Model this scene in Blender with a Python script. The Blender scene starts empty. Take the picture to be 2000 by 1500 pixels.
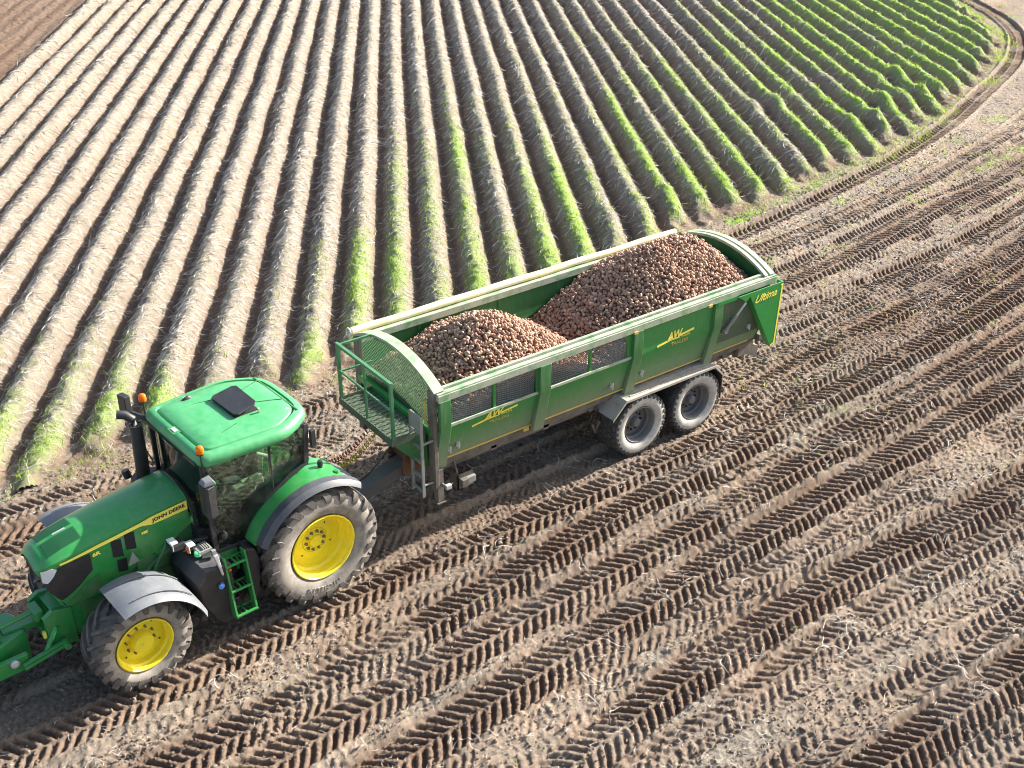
import bpy, math, random
import numpy as np
from mathutils import Vector, Matrix
R = math.radians
scene = bpy.context.scene
col = scene.collection

# ---------------------------------------------------------------- camera, sky, sun, exposure
cam_d = bpy.data.cameras.new("Camera")
cam = bpy.data.objects.new("Camera", cam_d); col.objects.link(cam)
CAM = Vector((-8.301, -13.126, 11.69)); PITCH, YAW = 0.516, 0.637
fw = Vector((math.sin(YAW)*math.cos(PITCH), math.cos(YAW)*math.cos(PITCH), -math.sin(PITCH)))
cam.location = CAM
cam.rotation_euler = fw.to_track_quat('-Z', 'Y').to_euler()
cam_d.sensor_width = 36.0; cam_d.lens = 2298.9/2000*36
cam_d.clip_start = 0.1; cam_d.clip_end = 1500
scene.camera = cam
SUN_EL, SUN_AZ = R(28), R(-4)           # azimuth from +X towards +Y
sd = Vector((math.cos(SUN_EL)*math.cos(SUN_AZ), math.cos(SUN_EL)*math.sin(SUN_AZ), math.sin(SUN_EL)))
w = bpy.data.worlds.new("World"); scene.world = w; w.use_nodes = True
nt = w.node_tree; nt.nodes.clear()
sky = nt.nodes.new('ShaderNodeTexSky'); sky.sky_type = 'NISHITA'; sky.sun_disc = False
sky.sun_elevation = SUN_EL; sky.sun_rotation = math.pi/2 - SUN_AZ
sky.air_density = 1.0; sky.dust_density = 2.5; sky.ozone_density = 0.7
bgn = nt.nodes.new('ShaderNodeBackground'); bgn.inputs['Strength'].default_value = 0.095
won = nt.nodes.new('ShaderNodeOutputWorld')
nt.links.new(sky.outputs[0], bgn.inputs[0]); nt.links.new(bgn.outputs[0], won.inputs[0])
sl = bpy.data.lights.new("Sun", 'SUN'); sl.energy = 5.0; sl.angle = R(0.55); sl.color = (1.0, 0.955, 0.89)
sun = bpy.data.objects.new("Sun", sl); col.objects.link(sun)
sun.rotation_euler = (-sd).to_track_quat('-Z', 'Y').to_euler(); sun.location = (0, 0, 40)
scene.view_settings.view_transform = 'Standard'; scene.view_settings.look = 'None'
scene.view_settings.exposure = 1.56; scene.view_settings.gamma = 1.0
try: scene.cycles.filter_width = 1.0
except Exception: pass

# ---------------------------------------------------------------- object helpers
def tag(o, label=None, cat=None, group=None, kind=None):
    if label: o['label'] = label
    if cat: o['category'] = cat
    if group: o['group'] = group
    if kind: o['kind'] = kind
    return o
def empty(name, loc, rz, label, cat, group=None):
    o = bpy.data.objects.new(name, None); col.objects.link(o)
    o.location = loc; o.rotation_euler = (0, 0, rz); o.empty_display_size = 0.3
    return tag(o, label, cat, group)
class MB:
    def __init__(s): s.v = []; s.f = []; s.m = []
    def add(s, vs, fs, m=0):
        b = len(s.v); s.v.extend([tuple(p) for p in vs])
        s.f.extend([tuple(i+b for i in f) for f in fs]); s.m.extend([m]*len(fs)); return s
    def box(s, x0, x1, y0, y1, z0, z1, m=0):
        v = [(x, y, z) for z in (z0, z1) for y in (y0, y1) for x in (x0, x1)]
        return s.add(v, [(0,2,3,1),(4,5,7,6),(0,1,5,4),(2,6,7,3),(0,4,6,2),(1,3,7,5)], m)
    def obox(s, c, size, rot=(0,0,0), m=0):
        from mathutils import Euler
        M = Euler(rot).to_matrix(); a, b, d = [q/2 for q in size]; c = Vector(c)
        v = [c + M @ Vector((x, y, z)) for z in (-d, d) for y in (-b, b) for x in (-a, a)]
        return s.add(v, [(0,2,3,1),(4,5,7,6),(0,1,5,4),(2,6,7,3),(0,4,6,2),(1,3,7,5)], m)
    def prism(s, pts, axis, a0, a1, m=0):
        n = len(pts)
        def P(p, a):
            return {'y': (p[0], a, p[1]), 'x': (a, p[0], p[1]), 'z': (p[0], p[1], a)}[axis]
        v = [P(p, a0) for p in pts] + [P(p, a1) for p in pts]
        f = [(i, (i+1) % n, n+(i+1) % n, n+i) for i in range(n)] + [tuple(range(n))[::-1], tuple(range(n, 2*n))]
        return s.add(v, f, m)
    def loft(s, rings, m=0, closed=True, cap=True):
        n = len(rings[0]); v = [p for r in rings for p in r]; f = []
        for k in range(len(rings)-1):
            for i in range(n if closed else n-1):
                j = (i+1) % n; f.append((k*n+i, k*n+j, (k+1)*n+j, (k+1)*n+i))
        if cap and closed:
            f.append(tuple(range(n))[::-1]); f.append(tuple((len(rings)-1)*n+i for i in range(n)))
        return s.add(v, f, m)
    def tube(s, path, r, n=10, m=0, cap=True):
        path = [Vector(p) for p in path]; rings = []
        for i, p in enumerate(path):
            t = (path[min(i+1, len(path)-1)] - path[max(i-1, 0)]).normalized()
            up = Vector((0, 0, 1)) if abs(t.z) < 0.9 else Vector((1, 0, 0))
            a = t.cross(up).normalized(); b = t.cross(a)
            rr = r[i] if isinstance(r, (list, tuple)) else r
            rings.append([p + a*math.cos(2*math.pi*k/n)*rr + b*math.sin(2*math.pi*k/n)*rr for k in range(n)])
        return s.loft(rings, m, True, cap)
    def bar(s, p0, p1, wdt, hgt, m=0, up=(0, 0, 1)):
        p0, p1 = Vector(p0), Vector(p1); t = (p1-p0).normalized(); up = Vector(up)
        a = t.cross(up)
        if a.length < 1e-4: a = t.cross(Vector((1, 0, 0)))
        a.normalize(); b = a.cross(t)
        rings = [[p + a*x*wdt/2 + b*y*hgt/2 for x, y in ((-1,-1),(1,-1),(1,1),(-1,1))] for p in (p0, p1)]
        return s.loft(rings, m)
    def lathe(s, prof, c, n=48, m=0, axis='y', closed=False):
        c = Vector(c); v = []; k = len(prof)
        for i in range(n):
            a = 2*math.pi*i/n; ca, sa = math.cos(a), math.sin(a)
            for r, h in prof:
                v.append(c + (Vector((r*ca, h, r*sa)) if axis == 'y' else Vector((r*ca, r*sa, h))))
        f = []
        for i in range(n):
            j = (i+1) % n
            for q in range(k if closed else k-1):
                q2 = (q+1) % k; f.append((i*k+q, i*k+q2, j*k+q2, j*k+q))
        return s.add(v, f, m)
    def plate(s, grid, th, m=0):
        """grid[i][j] points -> solid sheet of thickness th"""
        a, b = len(grid), len(grid[0]); G = [[Vector(p) for p in r] for r in grid]; N = []
        for i in range(a):
            for j in range(b):
                du = G[min(i+1, a-1)][j]-G[max(i-1, 0)][j]; dv = G[i][min(j+1, b-1)]-G[i][max(j-1, 0)]
                nn = du.cross(dv); N.append(nn.normalized() if nn.length > 1e-9 else Vector((0, 0, 1)))
        v = [p for r in G for p in r]; v2 = [p - N[i]*th for i, p in enumerate(v)]; o = a*b; f = []
        for i in range(a-1):
            for j in range(b-1):
                q = (i*b+j, (i+1)*b+j, (i+1)*b+j+1, i*b+j+1); f.append(q); f.append(tuple(x+o for x in q[::-1]))
        per = [(i, 0) for i in range(a)] + [(a-1, j) for j in range(1, b)] + [(i, b-1) for i in range(a-2, -1, -1)] + [(0, j) for j in range(b-2, 0, -1)]
        ids = [i*b+j for i, j in per]
        for k in range(len(ids)):
            p, q = ids[k], ids[(k+1) % len(ids)]; f.append((p, p+o, q+o, q))
        return s.add(v+v2, f, m)
    def build(s, name, mats, parent=None, bevel=0, ang=35, loc=None, label=None):
        me = bpy.data.meshes.new(name); me.from_pydata([tuple(p) for p in s.v], [], s.f)
        mats = mats if isinstance(mats, (list, tuple)) else [mats]
        for mt in mats: me.materials.append(mt)
        me.polygons.foreach_set('material_index', s.m); me.polygons.foreach_set('use_smooth', [True]*len(s.f))
        me.update()
        import bmesh
        bm = bmesh.new(); bm.from_mesh(me); bmesh.ops.recalc_face_normals(bm, faces=bm.faces); bm.to_mesh(me); bm.free()
        me.set_sharp_from_angle(angle=R(ang))
        o = bpy.data.objects.new(name, me); col.objects.link(o)
        if parent: o.parent = parent
        if loc: o.location = loc
        if label: o['label'] = label
        if bevel:
            b = o.modifiers.new('bevel', 'BEVEL'); b.width = bevel; b.segments = 2; b.limit_method = 'ANGLE'; b.angle_limit = R(40); b.harden_normals = True
        return o
def raw_mesh(name, V, F, mats, attrs=None, mi=None, smooth=True, uni=4):
    """fast mesh from numpy arrays: V (n,3), F (m,k)"""
    me = bpy.data.meshes.new(name); n, m, k = len(V), len(F), F.shape[1]
    me.vertices.add(n); me.vertices.foreach_set('co', V.astype(np.float32).ravel())
    me.loops.add(m*k); me.loops.foreach_set('vertex_index', F.astype(np.int32).ravel())
    me.polygons.add(m); me.polygons.foreach_set('loop_start', np.arange(0, m*k, k, dtype=np.int32))
    me.polygons.foreach_set('loop_total', np.full(m, k, dtype=np.int32))
    me.polygons.foreach_set('use_smooth', np.full(m, smooth, dtype=bool))
    for mt in mats: me.materials.append(mt)
    if mi is not None: me.polygons.foreach_set('material_index', mi.astype(np.int32))
    me.update(calc_edges=True)
    for an, av in (attrs or {}).items():
        at = me.color_attributes.new(an, 'FLOAT_COLOR', 'POINT')
        c4 = np.ones((n, 4), np.float32); c4[:, :av.shape[1]] = av; at.data.foreach_set('color', c4.ravel())
    o = bpy.data.objects.new(name, me); col.objects.link(o); return o
def text_mesh(name, txt, size, mat, parent, M, extrude=0.003, shear=0.0, sx=1.0, align='CENTER', bold=0.0):
    cu = bpy.data.curves.new(name, 'FONT'); cu.body = txt; cu.size = size; cu.extrude = extrude
    cu.shear = shear; cu.align_x = align; cu.align_y = 'CENTER'; cu.offset = bold; cu.resolution_u = 3
    to = bpy.data.objects.new(name+"_tmp", cu); col.objects.link(to)
    dg = bpy.context.evaluated_depsgraph_get(); dg.update()
    me = bpy.data.meshes.new_from_object(to.evaluated_get(dg)); me.name = name
    bpy.data.objects.remove(to); bpy.data.curves.remove(cu)
    me.materials.clear(); me.materials.append(mat)
    me.transform(Matrix.Diagonal((sx, 1, 1, 1))); me.transform(M)
    o = bpy.data.objects.new(name, me); col.objects.link(o); o.parent = parent; return o

# ---------------------------------------------------------------- materials
def mat(name, base, rough=0.5, metal=0.0, dust=None, dustcol=(0.30, 0.24, 0.18), dscale=6.0, var=0.12, coat=0.0,
        bump=0.0, bscale=60.0, zdust=None, spec=0.5, dcontrast=(0.45, 0.75), streak=False):
    m = bpy.data.materials.new(name); m.use_nodes = True; n = m.node_tree.nodes; l = m.node_tree.links
    bs = n['Principled BSDF']; bs.inputs['Roughness'].default_value = rough; bs.inputs['Metallic'].default_value = metal
    bs.inputs['Specular IOR Level'].default_value = spec
    if coat: bs.inputs['Coat Weight'].default_value = coat; bs.inputs['Coat Roughness'].default_value = 0.12
    tc = n.new('ShaderNodeTexCoord')
    nz = n.new('ShaderNodeTexNoise'); nz.inputs['Scale'].default_value = 9; nz.inputs['Detail'].default_value = 6
    l.new(tc.outputs['Object'], nz.inputs['Vector'])
    mx = n.new('ShaderNodeMix'); mx.data_type = 'RGBA'
    mx.inputs[6].default_value = tuple(c*(1-var) for c in base)+(1,); mx.inputs[7].default_value = tuple(min(1, c*(1+var)) for c in base)+(1,)
    l.new(nz.outputs[0], mx.inputs[0]); out = mx.outputs[2]
    if dust:
        n2 = n.new('ShaderNodeTexNoise'); n2.inputs['Scale'].default_value = dscale; n2.inputs['Detail'].default_value = 9; n2.inputs['Roughness'].default_value = 0.65
        vec = tc.outputs['Object']
        if streak:
            mp = n.new('ShaderNodeMapping'); mp.inputs['Scale'].default_value = (3.5, 3.5, 0.45); l.new(vec, mp.inputs[0]); vec = mp.outputs[0]
        l.new(vec, n2.inputs['Vector'])
        mr = n.new('ShaderNodeMapRange'); mr.inputs[1].default_value = dcontrast[0]; mr.inputs[2].default_value = dcontrast[1]
        mr.inputs[3].default_value = dust*0.25; mr.inputs[4].default_value = dust; l.new(n2.outputs[0], mr.inputs[0]); fac = mr.outputs[0]
        if zdust:
            sp = n.new('ShaderNodeSeparateXYZ'); l.new(tc.outputs['Object'], sp.inputs[0])
            ad = n.new('ShaderNodeMath'); ad.operation = 'MULTIPLY_ADD'; ad.inputs[1].default_value = 0.7; l.new(n2.outputs[0], ad.inputs[0]); l.new(sp.outputs[2], ad.inputs[2])
            mz = n.new('ShaderNodeMapRange'); mz.inputs[1].default_value = zdust[0]+0.35; mz.inputs[2].default_value = zdust[1]+0.35
            mz.inputs[3].default_value = zdust[2]; mz.inputs[4].default_value = 0.0; l.new(ad.outputs[0], mz.inputs[0])
            mm = n.new('ShaderNodeMath'); mm.operation = 'MAXIMUM'; l.new(fac, mm.inputs[0]); l.new(mz.outputs[0], mm.inputs[1]); fac = mm.outputs[0]
        dm = n.new('ShaderNodeMix'); dm.data_type = 'RGBA'; l.new(fac, dm.inputs[0]); l.new(out, dm.inputs[6]); dm.inputs[7].default_value = dustcol+(1,); out = dm.outputs[2]
        rm = n.new('ShaderNodeMapRange'); rm.inputs[3].default_value = rough; rm.inputs[4].default_value = 0.9; l.new(fac, rm.inputs[0]); l.new(rm.outputs[0], bs.inputs['Roughness'])
    l.new(out, bs.inputs['Base Color'])
    if bump:
        n3 = n.new('ShaderNodeTexNoise'); n3.inputs['Scale'].default_value = bscale; n3.inputs['Detail'].default_value = 5; l.new(tc.outputs['Object'], n3.inputs['Vector'])
        bp = n.new('ShaderNodeBump'); bp.inputs['Strength'].default_value = bump; bp.inputs['Distance'].default_value = 0.01
        l.new(n3.outputs[0], bp.inputs['Height']); l.new(bp.outputs[0], bs.inputs['Normal'])
    return m
M = {}
M['jgreen'] = mat('tractor_green', (0.010, 0.24, 0.042), 0.34, coat=0.4, dust=0.22, dustcol=(0.30, 0.30, 0.22))
M['jroof'] = mat('roof_green', (0.02, 0.28, 0.075), 0.42, coat=0.2, dust=0.4, dustcol=(0.19, 0.40, 0.24), dscale=9, dcontrast=(0.3, 0.7))
M['jdirty'] = mat('dusty_green', (0.012, 0.16, 0.035), 0.5, dust=0.5, dustcol=(0.22, 0.20, 0.14))
M['jrail'] = mat('rail_green', (0.02, 0.17, 0.06), 0.5, dust=0.45, dustcol=(0.24, 0.28, 0.2))
M['yellow'] = mat('wheel_yellow', (0.88, 0.72, 0.012), 0.38, dust=0.22, dustcol=(0.5, 0.42, 0.2), var=0.04)
M['decal'] = mat('decal_yellow', (0.92, 0.80, 0.12), 0.4, var=0.03)
M['tgold'] = mat('trailer_gold', (0.62, 0.42, 0.06), 0.55, dust=0.7, dustcol=(0.45, 0.38, 0.22))
M['black'] = mat('black_plastic', (0.016, 0.017, 0.020), 0.45, dust=0.16, dustcol=(0.16, 0.15, 0.14))
M['matt'] = mat('dark_void', (0.012, 0.012, 0.013), 0.8, var=0.05)
M['grey'] = mat('grey_plastic', (0.11, 0.122, 0.14), 0.42, dust=0.4, dustcol=(0.30, 0.29, 0.265), dscale=4)
M['flare'] = mat('dark_flare', (0.05, 0.055, 0.065), 0.42, dust=0.3, dustcol=(0.2, 0.19, 0.18))
M['rubber'] = mat('tyre_rubber', (0.045, 0.043, 0.041), 0.75, dust=0.72, dustcol=(0.20, 0.17, 0.14), dscale=7, bump=0.5, bscale=40, dcontrast=(0.35, 0.65))
M['sidewall'] = mat('dusty_sidewall', (0.085, 0.08, 0.075), 0.8, dust=0.95, dustcol=(0.34, 0.30, 0.25), dscale=5, bump=0.2, bscale=50, dcontrast=(0.30, 0.58))
M['trubber'] = mat('trailer_tyre', (0.035, 0.034, 0.034), 0.75, dust=0.5, dustcol=(0.17, 0.15, 0.125), dscale=9, bump=0.4)
M['tside'] = mat('trailer_sidewall', (0.22, 0.21, 0.19), 0.85, dust=0.9, dustcol=(0.52, 0.49, 0.43), dscale=7, dcontrast=(0.3, 0.6))
M['trim'] = mat('trailer_rim', (0.13, 0.13, 0.13), 0.6, dust=0.8, dustcol=(0.20, 0.175, 0.15), dscale=5)
M['tgreen'] = mat('trailer_green', (0.012, 0.21, 0.035), 0.45, dust=0.26, dustcol=(0.26, 0.27, 0.18), zdust=(1.25, 2.05, 0.9), streak=True, coat=0.15)
M['tclean'] = mat('trailer_clean_green', (0.012, 0.23, 0.036), 0.36, dust=0.12, dustcol=(0.24, 0.28, 0.18), coat=0.25, streak=True)
M['trail'] = mat('trailer_rail', (0.05, 0.22, 0.07), 0.45, dust=0.85, dustcol=(0.42, 0.42, 0.33), dscale=5, dcontrast=(0.3, 0.55))
M['trib'] = mat('trailer_rib', (0.012, 0.17, 0.03), 0.45, dust=0.5, dustcol=(0.28, 0.30, 0.20), zdust=(1.2, 2.3, 0.85), streak=True)
M['tin'] = mat('trailer_inside', (0.012, 0.15, 0.035), 0.55, dust=0.35, dustcol=(0.20, 0.20, 0.12), streak=True)
M['chassis'] = mat('muddy_steel', (0.045, 0.055, 0.045), 0.75, dust=0.9, dustcol=(0.20, 0.165, 0.13), dscale=4, dcontrast=(0.3, 0.6), bump=0.3)
M['dbar'] = mat('drawbar_steel', (0.10, 0.11, 0.125), 0.55, dust=0.55, dustcol=(0.23, 0.17, 0.12), dscale=5)
M['guard'] = mat('dusty_mudguard', (0.14, 0.15, 0.13), 0.65, dust=0.95, dustcol=(0.42, 0.38, 0.32), dscale=7, dcontrast=(0.25, 0.5))
M['ladder'] = mat('ladder_steel', (0.20, 0.22, 0.20), 0.6, dust=0.6, dustcol=(0.30, 0.27, 0.22))
M['rust'] = mat('rusty_steel', (0.16, 0.075, 0.04), 0.85, dust=0.4, dustcol=(0.22, 0.16, 0.12))
M['silver'] = mat('bright_steel', (0.55, 0.56, 0.56), 0.4, 0.3, var=0.05, dust=.3)
M['bolt'] = mat('dull_bolt', (0.16, 0.14, 0.07), 0.6, dust=.5)
M['tdark'] = mat('dirty_shaded_rear_panel', (0.02, 0.085, 0.032), 0.6, dust=0.75, dustcol=(0.14, 0.135, 0.10), streak=True, dcontrast=(.3,.65))
M['tarp'] = mat('tarp_cream_yellow', (0.78, 0.64, 0.22), 0.6, dust=0.8, dustcol=(0.78, 0.73, 0.58), dscale=2.2, dcontrast=(.35,.6), bump=.6, bscale=9)
M['flap'] = mat('rubber_flap', (0.04, 0.037, 0.033), 0.8, dust=0.7, dustcol=(0.12, 0.10, 0.085))
M['skin'] = mat('skin', (0.50, 0.30, 0.21), 0.55, var=0.05)
M['shirt'] = mat('brown_cloth', (0.13, 0.09, 0.07), 0.9, bump=0.3)
M['trousers'] = mat('grey_cloth', (0.10, 0.10, 0.105), 0.9, bump=0.3)
M['hair'] = mat('brown_hair', (0.05, 0.03, 0.02), 0.8)
M['seat'] = mat('seat_cloth', (0.26, 0.28, 0.20), 0.85, dust=0.3, bump=0.2)
M['cream'] = mat('cream_plastic', (0.42, 0.44, 0.30), 0.5, dust=0.2)
M['blue'] = mat('blue_cap', (0.08, 0.25, 0.70), 0.4)
M['capgreen'] = mat('green_cap', (0.10, 0.55, 0.25), 0.4)
M['red'] = mat('red_hose', (0.42, 0.03, 0.03), 0.5)
M['hyel'] = mat('yellow_hose', (0.62, 0.46, 0.04), 0.5)
M['white'] = mat('white_plastic', (0.75, 0.75, 0.75), 0.35)
M['grille'] = mat('green_grille', (0.008, 0.10, 0.03), 0.6)
def simple(name, colr, rough, trans=0, ior=1.45, spec=0.5, emit=None):
    m = bpy.data.materials.new(name); m.use_nodes = True; b = m.node_tree.nodes['Principled BSDF']
    b.inputs['Base Color'].default_value = colr+(1,); b.inputs['Roughness'].default_value = rough
    b.inputs['Transmission Weight'].default_value = trans; b.inputs['IOR'].default_value = ior
    return m
M['amber'] = simple('amber_lens', (1.0, 0.22, 0.0), 0.15, 0.35)
M['lens'] = simple('lamp_glass', (0.85, 0.88, 0.9), 0.08, 0.3)
def glass_mat():
    m = bpy.data.materials.new('tinted_glass'); m.use_nodes = True; n = m.node_tree.nodes; l = m.node_tree.links; n.clear()
    o = n.new('ShaderNodeOutputMaterial'); t = n.new('ShaderNodeBsdfTransparent'); t.inputs[0].default_value = (0.74, 0.86, 0.79, 1)
    g = n.new('ShaderNodeBsdfGlossy'); g.inputs['Roughness'].default_value = 0.03; g.inputs[0].default_value = (0.9, 0.95, 0.95, 1)
    fr = n.new('ShaderNodeFresnel'); fr.inputs[0].default_value = 1.5
    nz = n.new('ShaderNodeTexNoise'); nz.inputs['Scale'].default_value = 5; nz.inputs['Detail'].default_value = 8
    d = n.new('ShaderNodeBsdfDiffuse'); d.inputs[0].default_value = (0.30, 0.33, 0.27, 1)
    mr = n.new('ShaderNodeMapRange'); mr.inputs[1].default_value = 0.45; mr.inputs[2].default_value = 0.8; mr.inputs[3].default_value = 0.02; mr.inputs[4].default_value = 0.10
    l.new(nz.outputs[0], mr.inputs[0])
    a = n.new('ShaderNodeMixShader'); l.new(mr.outputs[0], a.inputs[0]); l.new(t.outputs[0], a.inputs[1]); l.new(d.outputs[0], a.inputs[2])
    b = n.new('ShaderNodeMixShader'); l.new(fr.outputs[0], b.inputs[0]); l.new(a.outputs[0], b.inputs[1]); l.new(g.outputs[0], b.inputs[2])
    l.new(b.outputs[0], o.inputs[0]); return m
M['glass'] = glass_mat()
# ---------------------------------------------------------------- terrain functions (numpy)
def _h(ix, iy, seed):
    a = (ix.astype(np.int64)*374761393 + iy.astype(np.int64)*668265263 + seed*1442695041) & 0xffffffff
    a = ((a ^ (a >> 13))*1274126177) & 0xffffffff
    a = ((a ^ (a >> 15))*2246822519) & 0xffffffff
    return ((a ^ (a >> 16)) & 0xffffff)/float(0xffffff)
def vn(x, y, seed=0):
    ix, iy = np.floor(x), np.floor(y); fx, fy = x-ix, y-iy
    fx = fx*fx*(3-2*fx); fy = fy*fy*(3-2*fy)
    a, b = _h(ix, iy, seed), _h(ix+1, iy, seed); c, d = _h(ix, iy+1, seed), _h(ix+1, iy+1, seed)
    return (a*(1-fx)+b*fx)*(1-fy)+(c*(1-fx)+d*fx)*fy
def fbm(x, y, s, oct=4, seed=0, gain=0.5):
    r = 0; a = 1; t = 0
    for k in range(oct):
        r = r + a*vn(x/s+17*k, y/s-9*k, seed+k*7); t += a; a *= gain; s *= 0.47
    return r/t
def sst(a, b, x):
    t = np.clip((x-a)/(b-a), 0, 1); return t*t*(3-2*t)
RA = 0.545; RD = (math.sin(RA), math.cos(RA)); RN = (math.cos(RA), -math.sin(RA)); ROFF, RSP = -5.243, 0.921
HB = np.array([(-14, 5.2), (-5.4, 5.55), (1.7, 5.75), (8.7, 6.40), (14.9, 7.2), (22.3, 8.25), (31.0, 11.0), (37.5, 14.3), (42.5, 20.4), (46, 29), (49, 45)], float)
def headland_y(x): return np.interp(x, HB[:, 0], HB[:, 1])
def smooth_poly(p, n=12):
    p = np.array(p, float); out = []
    q = np.vstack([2*p[0]-p[1], p, 2*p[-1]-p[-2]])
    for i in range(1, len(q)-2):
        t = np.linspace(0, 1, n, endpoint=False)[:, None]
        a, b, c, d = q[i-1], q[i], q[i+1], q[i+2]
        out.append(0.5*((2*b)+(-a+c)*t+(2*a-5*b+4*c-d)*t*t+(-a+3*b-3*c+d)*t**3))
    out.append(p[-1:]); return np.vstack(out)
# (centre line, width, pitch, depth, apex direction, strength, slant, rut depth)
TR = []
def track(pts, wdt, pitch=0.172, depth=0.05, sgn=1, st=1.0, slant=0.62, rut=0.03, brk=0.0, seed=0):
    TR.append(dict(p=smooth_poly(pts), w=wdt, pitch=pitch, depth=depth, sgn=sgn, st=st, sl=slant, rut=rut, brk=brk, seed=seed))
rr = random.Random(5)
for i in range(20):                                   # older, worn prints between the fresh ones
    y0 = -8.5 + i*0.72 + rr.uniform(-.3, .3)
    sh = lambda x: (0 if y0 < -3 else 0.0045*max(0, x-6)**2*(1 if y0 > -1 else .5))
    xs = [-12, -4, 3, 10, 18, 27, 36, 46]
    track([(x, y0 + sh(x) + rr.uniform(-.25, .25)) for x in xs], rr.uniform(.5, .72), rr.uniform(.145, .19), rr.uniform(.03, .05), rr.choice((1, -1)), 0.92, rr.uniform(.45, .8), 0.012, 0.75, i)
track([(-12, 4.1), (-6, 4.2), (0, 4.55), (6, 5.2), (12.8, 6.15), (17.5, 6.85), (23.5, 8.15), (28.7, 9.9), (35.9, 12.9), (41, 17), (46, 25)], .62, .20, .055, -1, 1, .75, .06, .1, 31)
track([(-12, 2.2), (-6, 2.35), (0, 2.9), (6, 3.9), (12.4, 4.9), (17.5, 5.4), (22, 6.2), (28, 7.6), (36, 10.4), (45, 15.5)], .58, .19, .04, 1, .95, .6, .05, .3, 32)
track([(3, 3.0), (7, 3.2), (11.9, 3.4), (15.5, 3.75), (19.5, 4.4), (24.3, 5.1), (35, 8), (48, 13)], .64, .172, .045, 1, 1, .6, .03, .2, 33)
track([(6, 2.2), (10.9, 2.4), (15.7, 2.45), (21.2, 3.1), (30, 5.3), (45, 10)], .5, .165, .045, -1, 1, .7, .03, .2, 34)
track([(6, .2), (6.7, .25), (10, .65), (13.8, .98), (19, 1.7), (28, 3.9), (45, 9)], .64, .17, .05, 1, 1, .55, .05, .15, 35)
track([(5, -2.05), (9.2, -1.65), (14, -1.2), (19, -.5), (28, 1.6), (45, 6)], .64, .17, .05, 1, 1, .6, .03, .2, 45)
track([(-12, .9), (0, 1.0), (8, 1.2), (16, 1.7), (25, 3.3), (40, 7.5)], .5, .16, .03, -1, .8, .6, .02, .5, 36)
track([(-12, 2.05), (12, 2.2)], .55, .06, .012, 1, .7, .2, .02, .4, 37)
track([(-12, -.55), (-6, -.58), (-1.2, -.40), (2.1, -.47), (4.5, -.45), (7.5, -.30), (11, .1), (16, .7), (24, 2.4), (40, 6.6)], .64, .165, .055, 1, 1, .6, .03, .15, 38)
track([(-12, .06), (14, .30)], .64, .10, .014, 1, .85, .3, .03, .2, 39)
track([(-12, -2.35), (-3.2, -1.82), (-.36, -1.52), (3.9, -1.12), (6.5, -.86), (9.1, -.64), (11.9, -.48), (16.4, 0.0), (22, .95), (30, 3), (45, 7)], .76, .170, .062, 1, 1, .60, .04, .05, 40)
track([(-8, -3.2), (-3.4, -2.55), (0, -2.35), (3.5, -2.25), (7, -2.0), (12, -1.75), (20, -.9), (34, 2.2)], .72, .175, .055, 1, 1, .66, .035, .12, 41)
track([(-8, -4.3), (-3.3, -3.62), (-2, -3.46), (.2, -3.32), (3.1, -3.14), (5.8, -2.98), (8.8, -2.8), (12.4, -2.58), (18, -2.1), (30, -.4)], .76, .172, .065, 1, 1, .66, .05, .04, 42)
track([(-8, -5.9), (-1.4, -4.98), (1.1, -4.68), (4.5, -4.6), (9, -4.78), (16, -4.9), (26, -4.2)], .76, .174, .065, 1, 1, .66, .05, .04, 43)
track([(-4, -7.3), (2, -7.35), (4.6, -7.4), (9, -7.55), (16, -7.8)], .76, .172, .065, 1, 1, .66, .05, .05, 44)
track([(-4, -5.45), (-.3, -5.62), (2.6, -5.75), (6.7, -6.2), (12, -6.6)], .42, .15, .03, -1, .8, .6, .02, .4, 46)
def polydist(x, y, P):
    """signed offset and arc length to a polyline (x-monotone)"""
    px, py = P[:, 0], P[:, 1]; s = np.concatenate([[0], np.cumsum(np.hypot(np.diff(px), np.diff(py)))])
    yy = np.interp(x, px, py); sl = np.gradient(py, px); k = np.interp(x, px, sl); c = 1/np.sqrt(1+k*k)
    t = (y-yy)*c; ss = np.interp(x + t*k*c, px, s)
    return t, ss, (x > px[0]) & (x < px[-1])
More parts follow.
